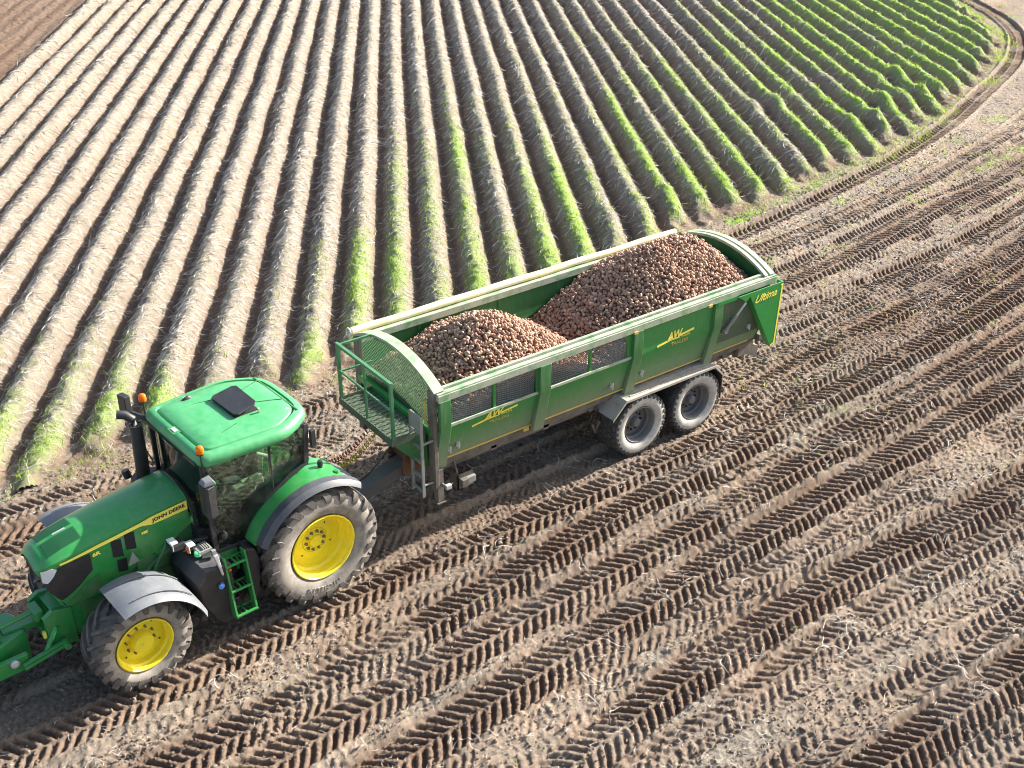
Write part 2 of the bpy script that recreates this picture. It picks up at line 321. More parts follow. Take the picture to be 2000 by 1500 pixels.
def H_head(x, y):
    """headland soil with tyre prints: height, damp, dist-based colour masks"""
    big = (fbm(x, y, 3.0, 3, 3)-.5)*0.10
    rough = (fbm(x, y, 0.30, 4, 11)-.5)*0.055
    fine = (vn(x/0.045, y/0.045, 5)-.5)*0.022 + (_h(np.floor(x/.02), np.floor(y/.02), 6)-.5)*0.013
    clod = np.clip(vn(x/0.085, y/0.085, 9)-.62, 0, 1)*0.075
    h = rough + clod; damp = np.zeros_like(x); pr = np.zeros_like(x)
    ed = (fbm(x, y, .25, 3, 77)-.5)
    for T in TR:
        t, s, ok = polydist(x, y, T['p'])
        wv = T['w']/2
        near = ok & (np.abs(t) < wv+.25)
        if not near.any(): continue
        tt, s2, xx, yy = t[near], s[near], x[near], y[near]; e = ed[near]
        inside = 1-sst(wv-.02, wv+.05, np.abs(tt)+e*.06)
        worn = T['st']*(1-(.40+.60*T['brk'])*sst(.48, .66, fbm(xx, yy, .9, 3, 100+T['seed'])))
        side = (tt > 0)*0.5
        ph = (s2 + T['sgn']*(np.abs(tt))*T['sl']*(1+.5*(np.abs(tt)/wv-.5)) + (fbm(xx, yy, .6, 2, 300+T['seed'])-.5)*.06 + (vn(xx/.06, yy/.06, 14)-.5)*.010)/T['pitch'] + side
        fr = ph-np.floor(ph)
        slot = sst(.04, .16, fr)*(1-sst(.50, .62, fr))*sst(.012, .05, np.abs(tt))*(1-sst(wv-.05, wv, np.abs(tt)))
        per = .75+.5*_h(np.floor(ph), np.floor(ph)*0+side*2, T['seed'])
        vary = .62+.75*fbm(xx, yy, .55, 3, 500+T['seed'])
        prof = -T['rut'] - T['depth']*slot*per*vary + h[near]*.24 + (vn(xx/.035, yy/.035, 13)-.5)*.012
        prof = prof + T['depth']*.35*(1-slot)*sst(.62, .8, fr)*(vn(xx/.03, yy/.03, 8)-.2)
        f = inside*worn
        h[near] = h[near]*(1-f) + prof*f
        berm = np.exp(-((np.abs(tt)-wv-.07)/.06)**2)*(.6+.8*vn(xx/.12, yy/.12, 21))*(T['rut']+.02)*.9*T['st']
        h[near] = h[near] + berm
        damp[near] = np.maximum(damp[near]*(1-f), f*(.60+.40*slot)*T['st']*min(1, T['depth']/.05)*(.35+1.1*fbm(xx/4, yy, .7, 3, 600+T['seed'])))
        pr[near] = np.maximum(pr[near], f)
    h = h + big + fine*(1-.35*pr)
    return h, damp, pr
def rowc(x, y):
    u = x*RD[0]+y*RD[1]; v = x*RN[0]+y*RN[1]; return u, v
MOUNDS = [(23.5, 10.2, .9, .24), (25.6, 11.2, 1.0, .28), (27.4, 11.3, .7, .20), (22.0, 13.3, .9, .22), (28.6, 13.2, .9, .24), (13.2, 8.9, 1.0, .2), (11.5, 8.5, .9, .18)]
def H_rows(x, y):
    u, v = rowc(x, y); v = v + (fbm(u, v, 3.5, 2, 50)-.5)*.10
    k = np.round((v-ROFF)/RSP); dv = v-(ROFF+k*RSP)
    valid = (k >= -10) & (k <= 33)
    d = (y-headland_y(x))*.93
    off = (_h(k, k*0, 61)-.5)*1.1
    e = sst(-.25+off*.5, 1.15+off*.5, d+(fbm(x, y, .5, 2, 68)-.5)*.9)
    top = .5+.5*np.cos(np.clip(np.abs(dv+.02)/(RSP*.445), 0, 1)*math.pi)
    prof = np.power(top, .55)
    amp = .34*(.92+.16*_h(k, k*0, 62))
    lump = (fbm(x, y, .40, 3, 63)-.5)*.10*prof + (fbm(u, v, 2.2, 2, 67)-.5)*.04*prof
    h = (amp*prof + lump)*e*valid
    h = h - .07*(1-prof)*e*valid
    bare = sst(-10.45, -10.6, (v-ROFF)/RSP)
    h = h + bare*(.02*np.sin(v*9)+.05*(vn(v/.3, u/4, 71)-.5) - .05)
    for mx, my, mr, mh in MOUNDS:
        dd = np.hypot((x-mx), (y-my)*1.5)/mr; h = h + mh*np.exp(-dd*dd*1.2)
    h = h + (fbm(x, y, .16, 3, 64)-.5)*.075 + (vn(x/.05, y/.05, 65)-.5)*.022 + (_h(np.floor(x/.04), np.floor(y/.04), 66)-.5)*.012
    return h, k, dv, d, prof*e*valid, bare, u, v
def greenness(x, y, k, d, u, v):
    base = np.where(k < -1, .58, np.where(k < 12, .52, np.where(k < 21, .34, .45)))
    ph = _h(k, k*0, 81)
    near = np.exp(-np.clip(d-.6, 0, 99)/(1.8+ph*3.4+np.where((k > 1) & (k < 12), 2.2, 0)+np.where(k > 12, 5, 0)))
    rowstr = (ph-.5)*.55
    pat = fbm(u*.35, v, 1.3, 3, 82)-.5
    strip = np.where((k == 27)|(k == 28)|(k == 23)|(k == 24)|(k == 4)|(k == 31)|(k == 32), .40, 0.0)*np.where(k == 4, np.exp(-np.clip(d, 0, 99)/7), 1)
    far = np.where(k > 24, .66, np.where(k > 18, .24, np.where(k > 8, .10, 0.0))) + .6*np.exp(-((d-.2)/.45)**2)
    mid = np.where((k >= 5) & (k <= 24), .30*np.exp(-((d-7)/7)**2), 0)
    return np.clip(base*near*2.0 + rowstr*near + pat*1.7*(near+.2) + strip*.9 + far + mid - .12, 0, 1)
def visible(x, y, mar):
    P = [(-7.22, -.67), (3.31, -8.45), (45.42, 18.68), (6.36, 47.43)]
    ok = np.ones_like(x, bool)
    for i in range(4):
        a, b = P[i], P[(i+1) % 4]; ex, ey = b[0]-a[0], b[1]-a[1]; L = math.hypot(ex, ey)
        ok &= ((x-a[0])*(-ey)+(y-a[1])*ex)/L > -mar
    return ok
def grid_mesh(name, X, Y, Z, keep, mats, attrs, extra=None):
    a, b = X.shape; idx = np.arange(a*b).reshape(a, b)
    F = np.stack([idx[:-1, :-1], idx[1:, :-1], idx[1:, 1:], idx[:-1, 1:]], -1)
    kc = keep[:-1, :-1] & keep[1:, :-1] & keep[1:, 1:] & keep[:-1, 1:]
    F = F[kc]; used = np.zeros(a*b, bool); used[F.ravel()] = True; re = np.cumsum(used)-1
    V = np.stack([X.ravel(), Y.ravel(), Z.ravel()], -1)[used]
    at = {n_: v_.reshape(a*b, -1)[used] for n_, v_ in attrs.items()}
    return raw_mesh(name, V, re[F], mats, at)

def soil_mat():
    m = bpy.data.materials.new('field_soil'); m.use_nodes = True; n = m.node_tree.nodes; l = m.node_tree.links
    bs = n['Principled BSDF']; bs.inputs['Roughness'].default_value = 0.95; bs.inputs['Specular IOR Level'].default_value = 0.15
    at = n.new('ShaderNodeAttribute'); at.attribute_name = 'mask'; sp = n.new('ShaderNodeSeparateColor'); l.new(at.outputs['Color'], sp.inputs[0])
    tc = n.new('ShaderNodeTexCoord')
    def noise(sc, det=6, rough=.6, mp=None):
        q = n.new('ShaderNodeTexNoise'); q.inputs['Scale'].default_value = sc; q.inputs['Detail'].default_value = det; q.inputs['Roughness'].default_value = rough
        src = tc.outputs['Object']
        if mp:
            mm = n.new('ShaderNodeMapping'); mm.inputs['Scale'].default_value = mp[0]; mm.inputs['Rotation'].default_value = (0, 0, mp[1]); l.new(src, mm.inputs[0]); src = mm.outputs[0]
        l.new(src, q.inputs['Vector']); return q.outputs[0]
    def ramp(src, stops):
        r = n.new('ShaderNodeValToRGB'); r.color_ramp.elements[0].position = stops[0][0]; r.color_ramp.elements[0].color = stops[0][1]+(1,)
        r.color_ramp.elements[1].position = stops[-1][0]; r.color_ramp.elements[1].color = stops[-1][1]+(1,)
        for p, c in stops[1:-1]: e = r.color_ramp.elements.new(p); e.color = c+(1,)
        l.new(src, r.inputs[0]); return r.outputs[0]
    def mix(f, a, b):
        q = n.new('ShaderNodeMix'); q.data_type = 'RGBA'
        if isinstance(f, (int, float)): q.inputs[0].default_value = f
        else: l.new(f, q.inputs[0])
        for i, c in ((6, a), (7, b)):
            if isinstance(c, tuple): q.inputs[i].default_value = c+(1,)
            else: l.new(c, q.inputs[i])
        return q.outputs[2]
    dry = ramp(noise(14, 9, .7), [(.30, (.14, .098, .066)), (.5, (.315, .238, .172)), (.68, (.49, .395, .300))])
    big = noise(.35, 4); dry2 = mix(ramp(big, [(.38, (0, 0, 0)), (.62, (1, 1, 1))]), dry, ramp(noise(18, 8, .7), [(.32, (.12, .094, .072)), (.66, (.34, .282, .225))]))
    dmp_shade = ramp(noise(30, 8, .7), [(.3, (.085, .050, .032)), (.7, (.225, .145, .098))])  # damp soil colour, also used for the painted cloud and furrow shade
    c = mix(sp.outputs[2], dry2, dmp_shade)
    fib = noise(60, 7, .75, ((1.0, .16, 1), -RA)); fib2 = noise(95, 5, .8, ((.14, 1.0, 1), .5))
    straw = ramp(fib, [(.40, (.06, .052, .042)), (.50, (.215, .19, .152)), (.60, (.45, .405, .33))])
    straw = mix(fib2, straw, ramp(fib2, [(.44, (.08, .066, .05)), (.58, (.44, .385, .30))]))
    c = mix(sp.outputs[1], c, straw)
    gr = ramp(noise(40, 8, .75), [(.34, (.07, .13, .02)), (.50, (.20, .32, .05)), (.64, (.40, .50, .15))])
    gn = n.new('ShaderNodeMath'); gn.operation = 'MULTIPLY_ADD'; l.new(noise(9, 8, .75), gn.inputs[0]); gn.inputs[1].default_value = 1.6; gn.inputs[2].default_value = -1.3
    g2 = n.new('ShaderNodeMath'); g2.operation = 'MULTIPLY_ADD'; l.new(sp.outputs[0], g2.inputs[0]); g2.inputs[1].default_value = 1.5; l.new(gn.outputs[0], g2.inputs[2])
    g3 = n.new('ShaderNodeClamp'); l.new(g2.outputs[0], g3.inputs[0])
    c = mix(g3.outputs[0], c, gr)
    l.new(c, bs.inputs['Base Color'])
    bp = n.new('ShaderNodeBump'); bp.inputs['Strength'].default_value = 1.0; bp.inputs['Distance'].default_value = .03
    l.new(noise(55, 8, .75), bp.inputs['Height']); l.new(bp.outputs[0], bs.inputs['Normal'])
    return m
M['soil'] = soil_mat()
def axis_pts(a, b, mid, s0, s1):
    out = [a]
    while out[-1] < b:
        t = min(1, max(0, (out[-1]-mid)/(b-mid))); out.append(out[-1] + s0 + (s1-s0)*t)
    return np.array(out)
# --- headland ground
xs = axis_pts(-10.5, 52, 9, .020, .055); ys = axis_pts(-11, 34, 1.5, .020, .055)
X, Y = np.meshgrid(xs, ys, indexing='ij'); keep = visible(X, Y, 3.0) & (Y < headland_y(X)+.9)
Z = np.zeros_like(X); DM_SHADE = np.zeros_like(X); PR = np.zeros_like(X)
for i in range(0, X.shape[0], 200):                  # in slabs, to bound memory
    sl_ = slice(i, i+200); Z[sl_], DM_SHADE[sl_], PR[sl_] = H_head(X[sl_], Y[sl_])
blend = sst(0, .7, Y-headland_y(X)); Z = Z*(1-blend) - .03*blend
ds = headland_y(X)-Y
wet = np.clip((fbm(X*.5, Y, 2.6, 3, 111)-.44)*3, 0, 1); DM_SHADE = np.clip(DM_SHADE + .45*wet*(1-.5*DM_SHADE) + .35*sst(5, 13, X)*sst(3.2, 1.0, Y-.12*X+0)*(.5+.5*wet), 0, 1)  # damp patches, plus a cloud shadow painted into the right-hand soil colour
gn = np.clip((fbm(X, Y, .7, 4, 91)-.50)*3.2, 0, 1)*(1-.85*PR)*(.22+.5*np.exp(-((ds-2.6)/1.6)**2)*(X > 9)+.9*np.exp(-((ds-.1)/.5)**2)*(X > 7) + .25*(X > 6)*(np.abs(Y+.05*X) < 2.2))
st = np.clip((fbm(X*.45, Y, .8, 4, 92)-.42)*3, 0, 1)*(1-.8*PR)*(.75-.35*sst(6, 13, X))
grd = grid_mesh('ground', X, Y, Z, keep, [M['soil']], {'mask': np.stack([gn, st, DM_SHADE], -1)})
tag(grd, kind='structure')
# --- the ridged part of the field
vs_ = np.arange(-24, 27.5, .034); us_ = axis_pts(-2, 58, 14, .05, .10)
U, Vv = np.meshgrid(us_, vs_, indexing='ij'); X = U*RD[0]+Vv*RN[0]; Y = U*RD[1]+Vv*RN[1]
keep = visible(X, Y, 2.5) & (Y > headland_y(X)-.15) 
Z, K, DV, D, PF, BARE, UU, VV = H_rows(X, Y)
Z = Z - .05*(1-sst(-.1, .35, Y-headland_y(X)))
G = greenness(X, Y, K, D, UU, VV)*(.15+.85*PF)*(K <= 33)*(1-BARE)*np.where(K > 9, np.where(K > 24, .75, .32)+np.where(K > 24, .25, .68)*sst(-.34, -.05, DV), 1)
ST = np.clip(PF*1.2-.05+.35*(fbm(X, Y, .25, 3, 98)-.5), 0, 1)*(K >= -10)*.9
ST = np.where(K > 33, .45*fbm(X, Y, .8, 3, 93), ST); ST = ST + BARE*.28*(vn(VV/.5, UU/5, 94))
rgs = grid_mesh('ridged_field', X, Y, Z, keep, [M['soil']], {'mask': np.stack([G, ST, (1-PF)*.75 + BARE*.45], -1)})  # furrow shade deepened in the soil colour; bare strip browner
tag(rgs, kind='structure')
# --- the land beyond, out to the horizon
far = MB(); N_ = 24
rings = []
for r_ in (0, 40, 90, 200, 500, 1200):
    rings.append([(18+max(r_, .01)*math.cos(2*math.pi*i/N_), 18+max(r_, .01)*math.sin(2*math.pi*i/N_), -.22) for i in range(N_)])
far.loft(rings, 0, True, False); fo = far.build('far_field', M['soil']); tag(fo, kind='structure')
del X, Y, Z, DM_SHADE, PR, U, Vv, K, DV, D, PF, UU, VV, G, ST
# ---------------------------------------------------------------- wheels
def flat_text_matrix(origin, xdir, updir):
    x = Vector(xdir).normalized(); y = Vector(updir).normalized(); z = x.cross(y)
    return Matrix.Translation(Vector(origin)) @ Matrix(((x.x, y.x, z.x, 0), (x.y, y.y, z.y, 0), (x.z, y.z, z.z, 0), (0, 0, 0, 1)))
def farm_tyre(R_, rim, wd, nl, side, lug_h=.052):
    """tractor tyre centred on the origin, axle along Y; side=+1: outside faces +Y. materials 0 tread, 1 sidewall"""
    t = MB(); h = wd/2; Rb = R_-lug_h
    prof = [(rim-.01, h*.60), (rim+.015, h*.80), (rim+.06, h*.93), ((rim+Rb)/2, h*1.03), (Rb-.10, h*1.0), (Rb-.045, h*.95), (Rb-.012, h*.82), (Rb, h*.55), (Rb+.004, 0)]
    full = prof + [(r, -y) for r, y in prof[-2::-1]]
    n = 96; k = len(full); v = []
    for i in range(n):
        a = 2*math.pi*i/n
        for r, y in full: v.append((r*math.cos(a), y, r*math.sin(a)))
    f0, f1 = [], []
    for i in range(n):
        j = (i+1) % n
        for q in range(k-1):
            (f1 if (q < 5 or q >= k-6) else f0).append((i*k+q, i*k+q+1, j*k+q+1, j*k+q))
    b = len(t.v); t.add(v, f0, 0); 
    t.f.extend([tuple(x for x in f) for f in f1]); t.m.extend([1]*len(f1))
    # lugs
    dphi = 2*math.pi/nl
    for sd_ in (1, -1):
        for i in range(nl):
            a0 = dphi*(i+(.5 if sd_ < 0 else 0)); rings = []
            st = [(-.03, 0, R_, .5), (.25, .16, R_+.002, .55), (.55, .42, R_, .62), (.82, .72, R_-.006, .78), (.96, .90, R_-.022, .9), (1.045, 1.0, R_-.065, 1.0), (1.07, 1.06, R_-.13, .95), (1.055, 1.08, R_-.185, .7)]
            for (ty, adv, rt, ww) in st:
                y = sd_*ty*h; aa = a0 + adv*dphi*1.35; hw = ww*dphi*.215; 
                rb = rt-lug_h-.02 if ty < 1.0 else rt-.03
                if ty >= 1.0: pts = [(aa-hw*1.1, rt, y-sd_*.05), (aa-hw, rt, y), (aa+hw, rt, y), (aa+hw*1.1, rt, y-sd_*.05)]
                else: pts = [(aa-hw*1.35, rb, y), (aa-hw, rt, y), (aa+hw, rt, y), (aa+hw*1.35, rb, y)]
                rings.append([(r*math.cos(a), yy, r*math.sin(a)) for a, r, yy in pts])
            t.loft(rings, 0)
    return t
def rim_profile(kind, r, h):
    if kind == 'rear':  # deep dish
        return [(r+.012, h*.84), (r+.014, h*.90), (r-.004, h*.92), (r-.018, h*.86), (r-.02, h*.72), (r-.045, h*.66), (r-.05, h*.30), (r-.085, h*.20), (r-.095, h*.0), (.33, -.005), (.30, .01), (.21, .015), (.20, .0), (.0, .0)]
    if kind == 'front':
        return [(r+.012, h*.84), (r+.014, h*.90), (r-.004, h*.92), (r-.018, h*.84), (r-.022, h*.60), (r-.05, h*.52), (r-.055, h*.20), (.30, .06), (.25, .055), (.20, .06), (.16, .06)]
    return [(r+.012, h*.80), (r+.012, h*.88), (r-.004, h*.90), (r-.02, h*.80), (r-.03, h*.45), (r-.055, h*.38), (r-.06, h*.10), (.22, .02), (.19, .05), (.14, .05), (.12, .05)]
def spin(mb, a):
    c, s = math.cos(a), math.sin(a); mb.v = [(x*c-z*s, y, x*s+z*c) for x, y, z in mb.v]; return mb
def steer(mb, side, st, loc):
    c, s = math.cos(st), math.sin(st)
    mb.v = [((x*c-(y*side)*s)+loc[0], x*s+(y*side)*c+loc[1], z+loc[2]) for x, y, z in mb.v]; return mb
def tractor_wheel(root, kind, R_, rim, wd, nl, side, loc, st=0.0, a0=0.0, text=False):
    h = wd/2
    hb = MB()
    if kind == 'rear':
        hb.lathe([(.20, -.30), (.20, .012), (.10, .03), (.095, .07), (.0, .075)], (0, 0, 0), 32)
        for i in range(10):
            a = 2*math.pi*i/10; hb.lathe([(.025, -.01), (.025, .04), (.015, .065), (0, .065)], (.155*math.cos(a), 0, .155*math.sin(a)), 8, 1)
        hm = [M['yellow'], M['bolt']]
    else:
        hb.lathe([(.20, -.15), (.20, .05), (.165, .065), (.155, .11), (.150, .185), (.135, .205), (.03, .212), (.028, .222), (0, .222)], (0, 0, 0), 40)
        for i in range(10):
            a = 2*math.pi*i/10+.2; hb.lathe([(.017, .0), (.017, .075), (.0, .085)], (.205*math.cos(a), 0.03, .205*math.sin(a)), 8, 1)
        hm = [M['yellow'], M['bolt']]
    wh = steer(hb, side, st, loc).build('wheel', hm, root, ang=40)
    rm = MB(); rm.lathe(rim_profile(kind, rim, h), (0, 0, 0), 72)
    for a in (2.3, 3.6, 5.6): 
        rr_ = .30 if kind == 'rear' else .30; y_ = h*.0+.012 if kind == 'rear' else .075
        rm.lathe([(.016, y_), (.0, y_+.003)], (rr_*math.cos(a), 0, rr_*math.sin(a)), 10, 1)
    rm.lathe([(rim+.012, -h*.84), (rim-.05, -h*.6), (rim-.055, h*.1)], (0, 0, 0), 48)
    steer(rm, side, st, loc).build('rim', [M['yellow'], M['matt']], wh, ang=30)
    ty = spin(farm_tyre(R_, rim, wd, nl, 1), a0); steer(ty, side, st, loc).build('tyre', [M['rubber'], M['sidewall']], wh, ang=38)
    if text:
        # raised maker's lettering round the foot of the sidewall
        rad = (rim+R_)/2-.055; s_ = "MICHELIN"
        for i, ch in enumerate(s_):
            a = -math.pi/2 - side*(-(i-3.5)*.105) 
            a = -math.pi/2 + (i-3.5)*.105*(1 if side > 0 else -1)*1.0 + .12
            dx, dz = math.cos(a), math.sin(a); outw = Vector((dx, 0, dz)); xd = Vector((-dz, 0, dx))*1
            yd = outw; X_ = yd.cross(Vector((0, side, 0)))
            o_ = Vector(loc)+outw*rad+Vector((0, side*(h*1.035), 0))
            text_mesh('lettering', ch, .10, M['sidewall'], wh, flat_text_matrix(o_, X_, yd), .006, 0, 1.0, bold=.004)
    return wh
def trailer_tyre(R_, rim, wd):
    t = MB(); h = wd/2; Rb = R_-.018
    prof = [(rim-.01, h*.62), (rim+.02, h*.86), (rim+.06, h*.97), ((rim+Rb)/2, h*1.02), (Rb-.07, h*.99), (Rb-.03, h*.93), (Rb-.006, h*.84), (Rb, h*.5), (Rb+.003, 0)]
    full = prof + [(r, -y) for r, y in prof[-2::-1]]; n = 84; k = len(full)
    v = [(r*math.cos(2*math.pi*i/n), y, r*math.sin(2*math.pi*i/n)) for i in range(n) for r, y in full]; f0, f1 = [], []
    for i in range(n):
        j = (i+1) % n
        for q in range(k-1): (f1 if (q < 5 or q >= k-6) else f0).append((i*k+q, i*k+q+1, j*k+q+1, j*k+q))
    t.add(v, f0, 0); t.f.extend(f1); t.m.extend([1]*len(f1))
    N = 30; dphi = 2*math.pi/N
    for row, (yc, hwid, off, sk) in enumerate(((-.80, .17, 0, .3), (-.42, .15, .5, -.25), (0, .15, 0, .25), (.42, .15, .5, .25), (.80, .17, 0, -.3))):
        for i in range(N):
            a0 = dphi*(i+off); rings = []
            for yy, shf in ((yc-hwid, -sk*.5), (yc+hwid, sk*.5)):
                aa = a0+shf*dphi*.5; hw = dphi*.36; rt = R_-(.022 if abs(yy) > .9 else .004 if abs(yy) > .6 else 0)
                rings.append([(r*math.cos(a), yy*h, r*math.sin(a)) for a, r in ((aa-hw*1.1, rt-.035), (aa-hw, rt), (aa+hw, rt), (aa+hw*1.1, rt-.035))])
            t.loft(rings, 0)
    for i in range(N):   # shoulder blocks running down the sidewall
        for s_ in (1, -1):
            a0 = dphi*i; hw = dphi*.30; rings = []
            for r, yy in ((R_-.015, .93), (R_-.05, 1.0), (R_-.085, 1.0)):
                rings.append([(rr_*math.cos(a), y_*h*s_, rr_*math.sin(a)) for a, rr_, y_ in ((a0-hw, r, yy-.05), (a0-hw*.9, r, yy+.01), (a0+hw*.9, r, yy+.01), (a0+hw, r, yy-.05))])
            t.loft(rings, 0)
    return t
def trailer_wheel(root, x, y, side, a0):
    loc = (x, y, .618); h = .27
    hb = MB(); hb.lathe([(.13, -.2), (.13, .06), (.095, .07), (.085, .15), (.07, .165), (0, .17)], (0, 0, 0), 28)
    for i in range(10):
        a = 2*math.pi*i/10; hb.lathe([(.016, .03), (.016, .085), (0, .09)], (.165*math.cos(a), 0, .165*math.sin(a)), 8, 1)
    wh = steer(hb, side, 0, loc).build('wheel', [M['trim'], M['matt']], root, ang=40)
    rm = MB(); rm.lathe(rim_profile('t', .345, h), (0, 0, 0), 56); steer(rm, side, 0, loc).build('rim', [M['trim']], wh, ang=30)
    ty = spin(trailer_tyre(.622, .345, .54), a0); steer(ty, side, 0, loc).build('tyre', [M['trubber'], M['tside']], wh, ang=38)

# ---------------------------------------------------------------- the potato trailer
tr = empty('potato_trailer', (0, 0, 0), 0, 'long green high-sided farm trailer on two axles, heaped with potatoes behind the tractor', 'trailer')
TW = 2.46; L0, L1 = 0.0, 7.42
def mir(y): return TW-y
def both(fn):
    fn(lambda y: y); fn(mir)
def wall(near):
    g = (lambda y: y) if near else mir
    b = MB()
    prof = [(0, 2.10), (0, 2.05), (.20, 1.37), (.24, 1.37), (.045, 2.05), (.045, 2.10)]
    b.prism([(g(y), z) for y, z in prof], 'x', .02, 7.30)
    def panel(x0, x1): b.prism([(g(0), 2.10), (g(0), 2.62), (g(.045), 2.62), (g(.045), 2.10)], 'x', x0, x1)
    if near:
        panel(.02, .24); panel(1.90, 2.21); panel(3.86, 7.30)
        for xd in (1.07, 3.05): b.box(xd-.025, xd+.025, .0, .045, 2.10, 2.62)
    else: panel(.02, 7.30)
    o = b.build('side_wall', [M['tgreen'] if near else M['tin']], tr, ang=30); return o
wn = wall(True); wf = wall(False)
s = MB(); s.box(.22, 1.93, -.028, .0, 2.075, 2.125); s.box(2.15, 3.95, -.028, .0, 2.075, 2.125); s.build('window_sill', [M['trail']], wn, .004)
s = MB(); s.prism([(-.004, 2.52), (-.004, 2.05), (.196, 1.39), (.21, 1.39), (.02, 2.05), (.02, 2.52)], 'x', 6.10, 7.28); rp = s.build('rear_panel', [M['tdark']], wn, label='dusty rear side panel, darkened in colour for shade')  # dirt plus the shade of a recessed wall, painted into the panel colour
s = MB(); s.lathe([(.20, -.004), (.20, .001), (.185, .001), (.185, -.004)], (6.30, -.006, 2.0), 28, closed=True); s.v = [(x, y+max(0, (2.05-z))*.294, z) for x, y, z in s.v]; s.build('round_mark', [M['trib']], rp)
s = MB(); s.box(.22, 5.9, .175, .199, 1.372, 1.398); s.box(6.1, 7.1, .175, .199, 1.372, 1.398)
for xx in (1.83, 3.99, 5.75): s.box(xx-.04, xx+.04, -.0765, -.02, 2.56, 2.605) if xx > 3.9 else s.box(xx-.05, xx+.05, .16, .199, 1.31, 1.372)
s.build('gold_trim', [M['tgold']], wn)
# expanded-metal window meshes
def mesh_panel(name, P, uv0, uv1, clip, pitch, wdt, mt, parent, ratio=.55):
    """diamond lattice of thin strips in the rectangle uv0..uv1; P(u,v) -> point; clip(u) -> max v"""
    mb = MB(); u0, v0 = uv0; u1, v1 = uv1; du = ratio
    segs = []
    span = (v1-v0)/du
    for sg in (1, -1):
        a = u0-span-pitch
        while a < u1+span+pitch:
            pts = []
            N = 26
            for i in range(N+1):
                v = v0+(v1-v0)*i/N; u = a+sg*(v-v0)/du
                if u0 <= u <= u1 and v <= clip(u): pts.append((u, v))
            if len(pts) > 1: segs.append((pts[0], pts[-1]))
            a += pitch
    for (ua, va), (ub, vb) in segs: mb.bar(P(ua, va), P(ub, vb), wdt, .004, up=Vector(P(ua, va+1))-Vector(P(ua, va)))
    return mb.build(name, [mt], parent, ang=80)
for x0, x1 in ((.24, 1.045), (1.095, 1.90), (2.21, 3.025), (3.075, 3.86)):
    mesh_panel('window_mesh', lambda u, v: (u, .022, v), (x0, 2.12), (x1, 2.60), lambda u: 9, .066, .014, M['ladder'], wn)
# top rails
s = MB(); s.box(-.02, 7.46, -.035, .055, 2.60, 2.725); s.box(-.02, 7.46, .062, .12, 2.62, 2.765); s.box(-.02, 7.46, -.055, -.035, 2.58, 2.70)
nr = s.build('top_rail', [M['trail']], tr, .006)
s = MB(); s.box(-.02, 7.46, TW-.10, TW+.03, 2.60, 2.725); s.build('top_rail', [M['trail']], tr, .006)
s = MB(); pth = [(x, TW+.045+.006*math.sin(x*3), 2.785+.006*math.sin(x*4+1)) for x in np.linspace(-.06, 7.30, 40)]
s.tube(pth, .064, 16); tp = s.build('rolled_tarpaulin', [M['tarp']], tr)
s = MB(); s.lathe([(.062, -.01), (.085, -.01), (.085, .01), (.062, .01)], (0, 0, 0), 24, closed=True)
s.v = [(y-.11, TW+.045+x, z+2.785) for x, y, z in s.v]; s.box(-.16, -.05, TW+.03, TW+.06, 2.77, 2.80); s.build('tarp_crank', [M['silver']], tp)
# ribs
def rib(g, x0, x1, dirt=True):
    b = MB(); b.prism([(g(-.065), 2.59), (g(-.065), 2.09), (g(.125), 1.27), (g(.215), 1.27), (g(.01), 2.05), (g(.01), 2.59)], 'x', x0, x1)
    b.build('rib', [M['trib']], tr, .008)
for g in (lambda y: y, mir):
    for x0, x1 in ((0.0, .20), (1.94, 2.16), (3.96, 4.17), (5.89, 6.09)): rib(g, x0, x1)
s = MB(); s.box(5.93, 6.42, -.075, -.062, 2.52, 2.598); s.build('gusset', [M['tclean']], tr, .003)
# arched ends
def arc(n=22, z0=2.75, rise=.335):
    out = []
    c = TW/2; R0 = (c*c+rise*rise)/(2*rise); zc = z0+rise-R0; a = math.asin(c/R0)
    for i in range(n+1):
        q = -a+2*a*i/n; out.append((c+R0*math.sin(q), zc+R0*math.cos(q), math.sin(q), math.cos(q)))
    return out
A = arc()
s = MB(); s.plate([[(x, y, z) for (y, z, _, _) in A] for x in (-.06, .125)], .045); 
s.v = s.v; fa = s.build('front_arch', [M['trail']], tr, ang=30)
s = MB()
for x0, x1, dz in ((7.20, 7.28, 0), (7.33, 7.44, .0)): s.plate([[(x, y, z+dz) for (y, z, _, _) in A] for x in (x0, x1)], .05)
s.plate([[(x, y-sn*.03, z-cs*.03) for (y, z, sn, cs) in A] for x in (7.26, 7.36)], .03)
s.build('rear_arch', [M['trail']], tr, ang=30)
def end_wall(x0, x1, z0, name, m_, ztop=None):
    pts = [(.20, 1.37), (0, 2.05)] + [(y, (z-.04) if ztop is None else ztop) for (y, z, _, _) in A] + [(TW, 2.05), (TW-.20, 1.37)]
    b = MB(); b.prism(pts, 'x', x0, x1); return b.build(name, [m_], tr, ang=20)
end_wall(7.31, 7.35, 1.37, 'tailgate', M['tin'])
fwl = MB(); fwl.prism([(.20, 1.37), (0, 2.05), (0, 2.02), (TW, 2.02), (TW, 2.05), (TW-.20, 1.37)], 'x', -.01, .03); fwl = fwl.build('front_panel', [M['tgreen']], tr)
mesh_panel('front_mesh', lambda u, v: (.0, u, v), (.12, 2.03), (TW-.10, 3.10), lambda u: float(np.interp(u, [a[0] for a in A], [a[1] for a in A]))-.04, .085, .008, M['jdirty'], tr, .8)
s = MB(); s.box(-.085, -.012, .12, TW-.12, 1.93, 2.06); s.build('cross_beam', [M['tclean']], tr, .006)
s = MB(); s.box(-.075, -.002, .02, .19, .98, 2.74); s.build('corner_post', [M['chassis']], tr, .008)
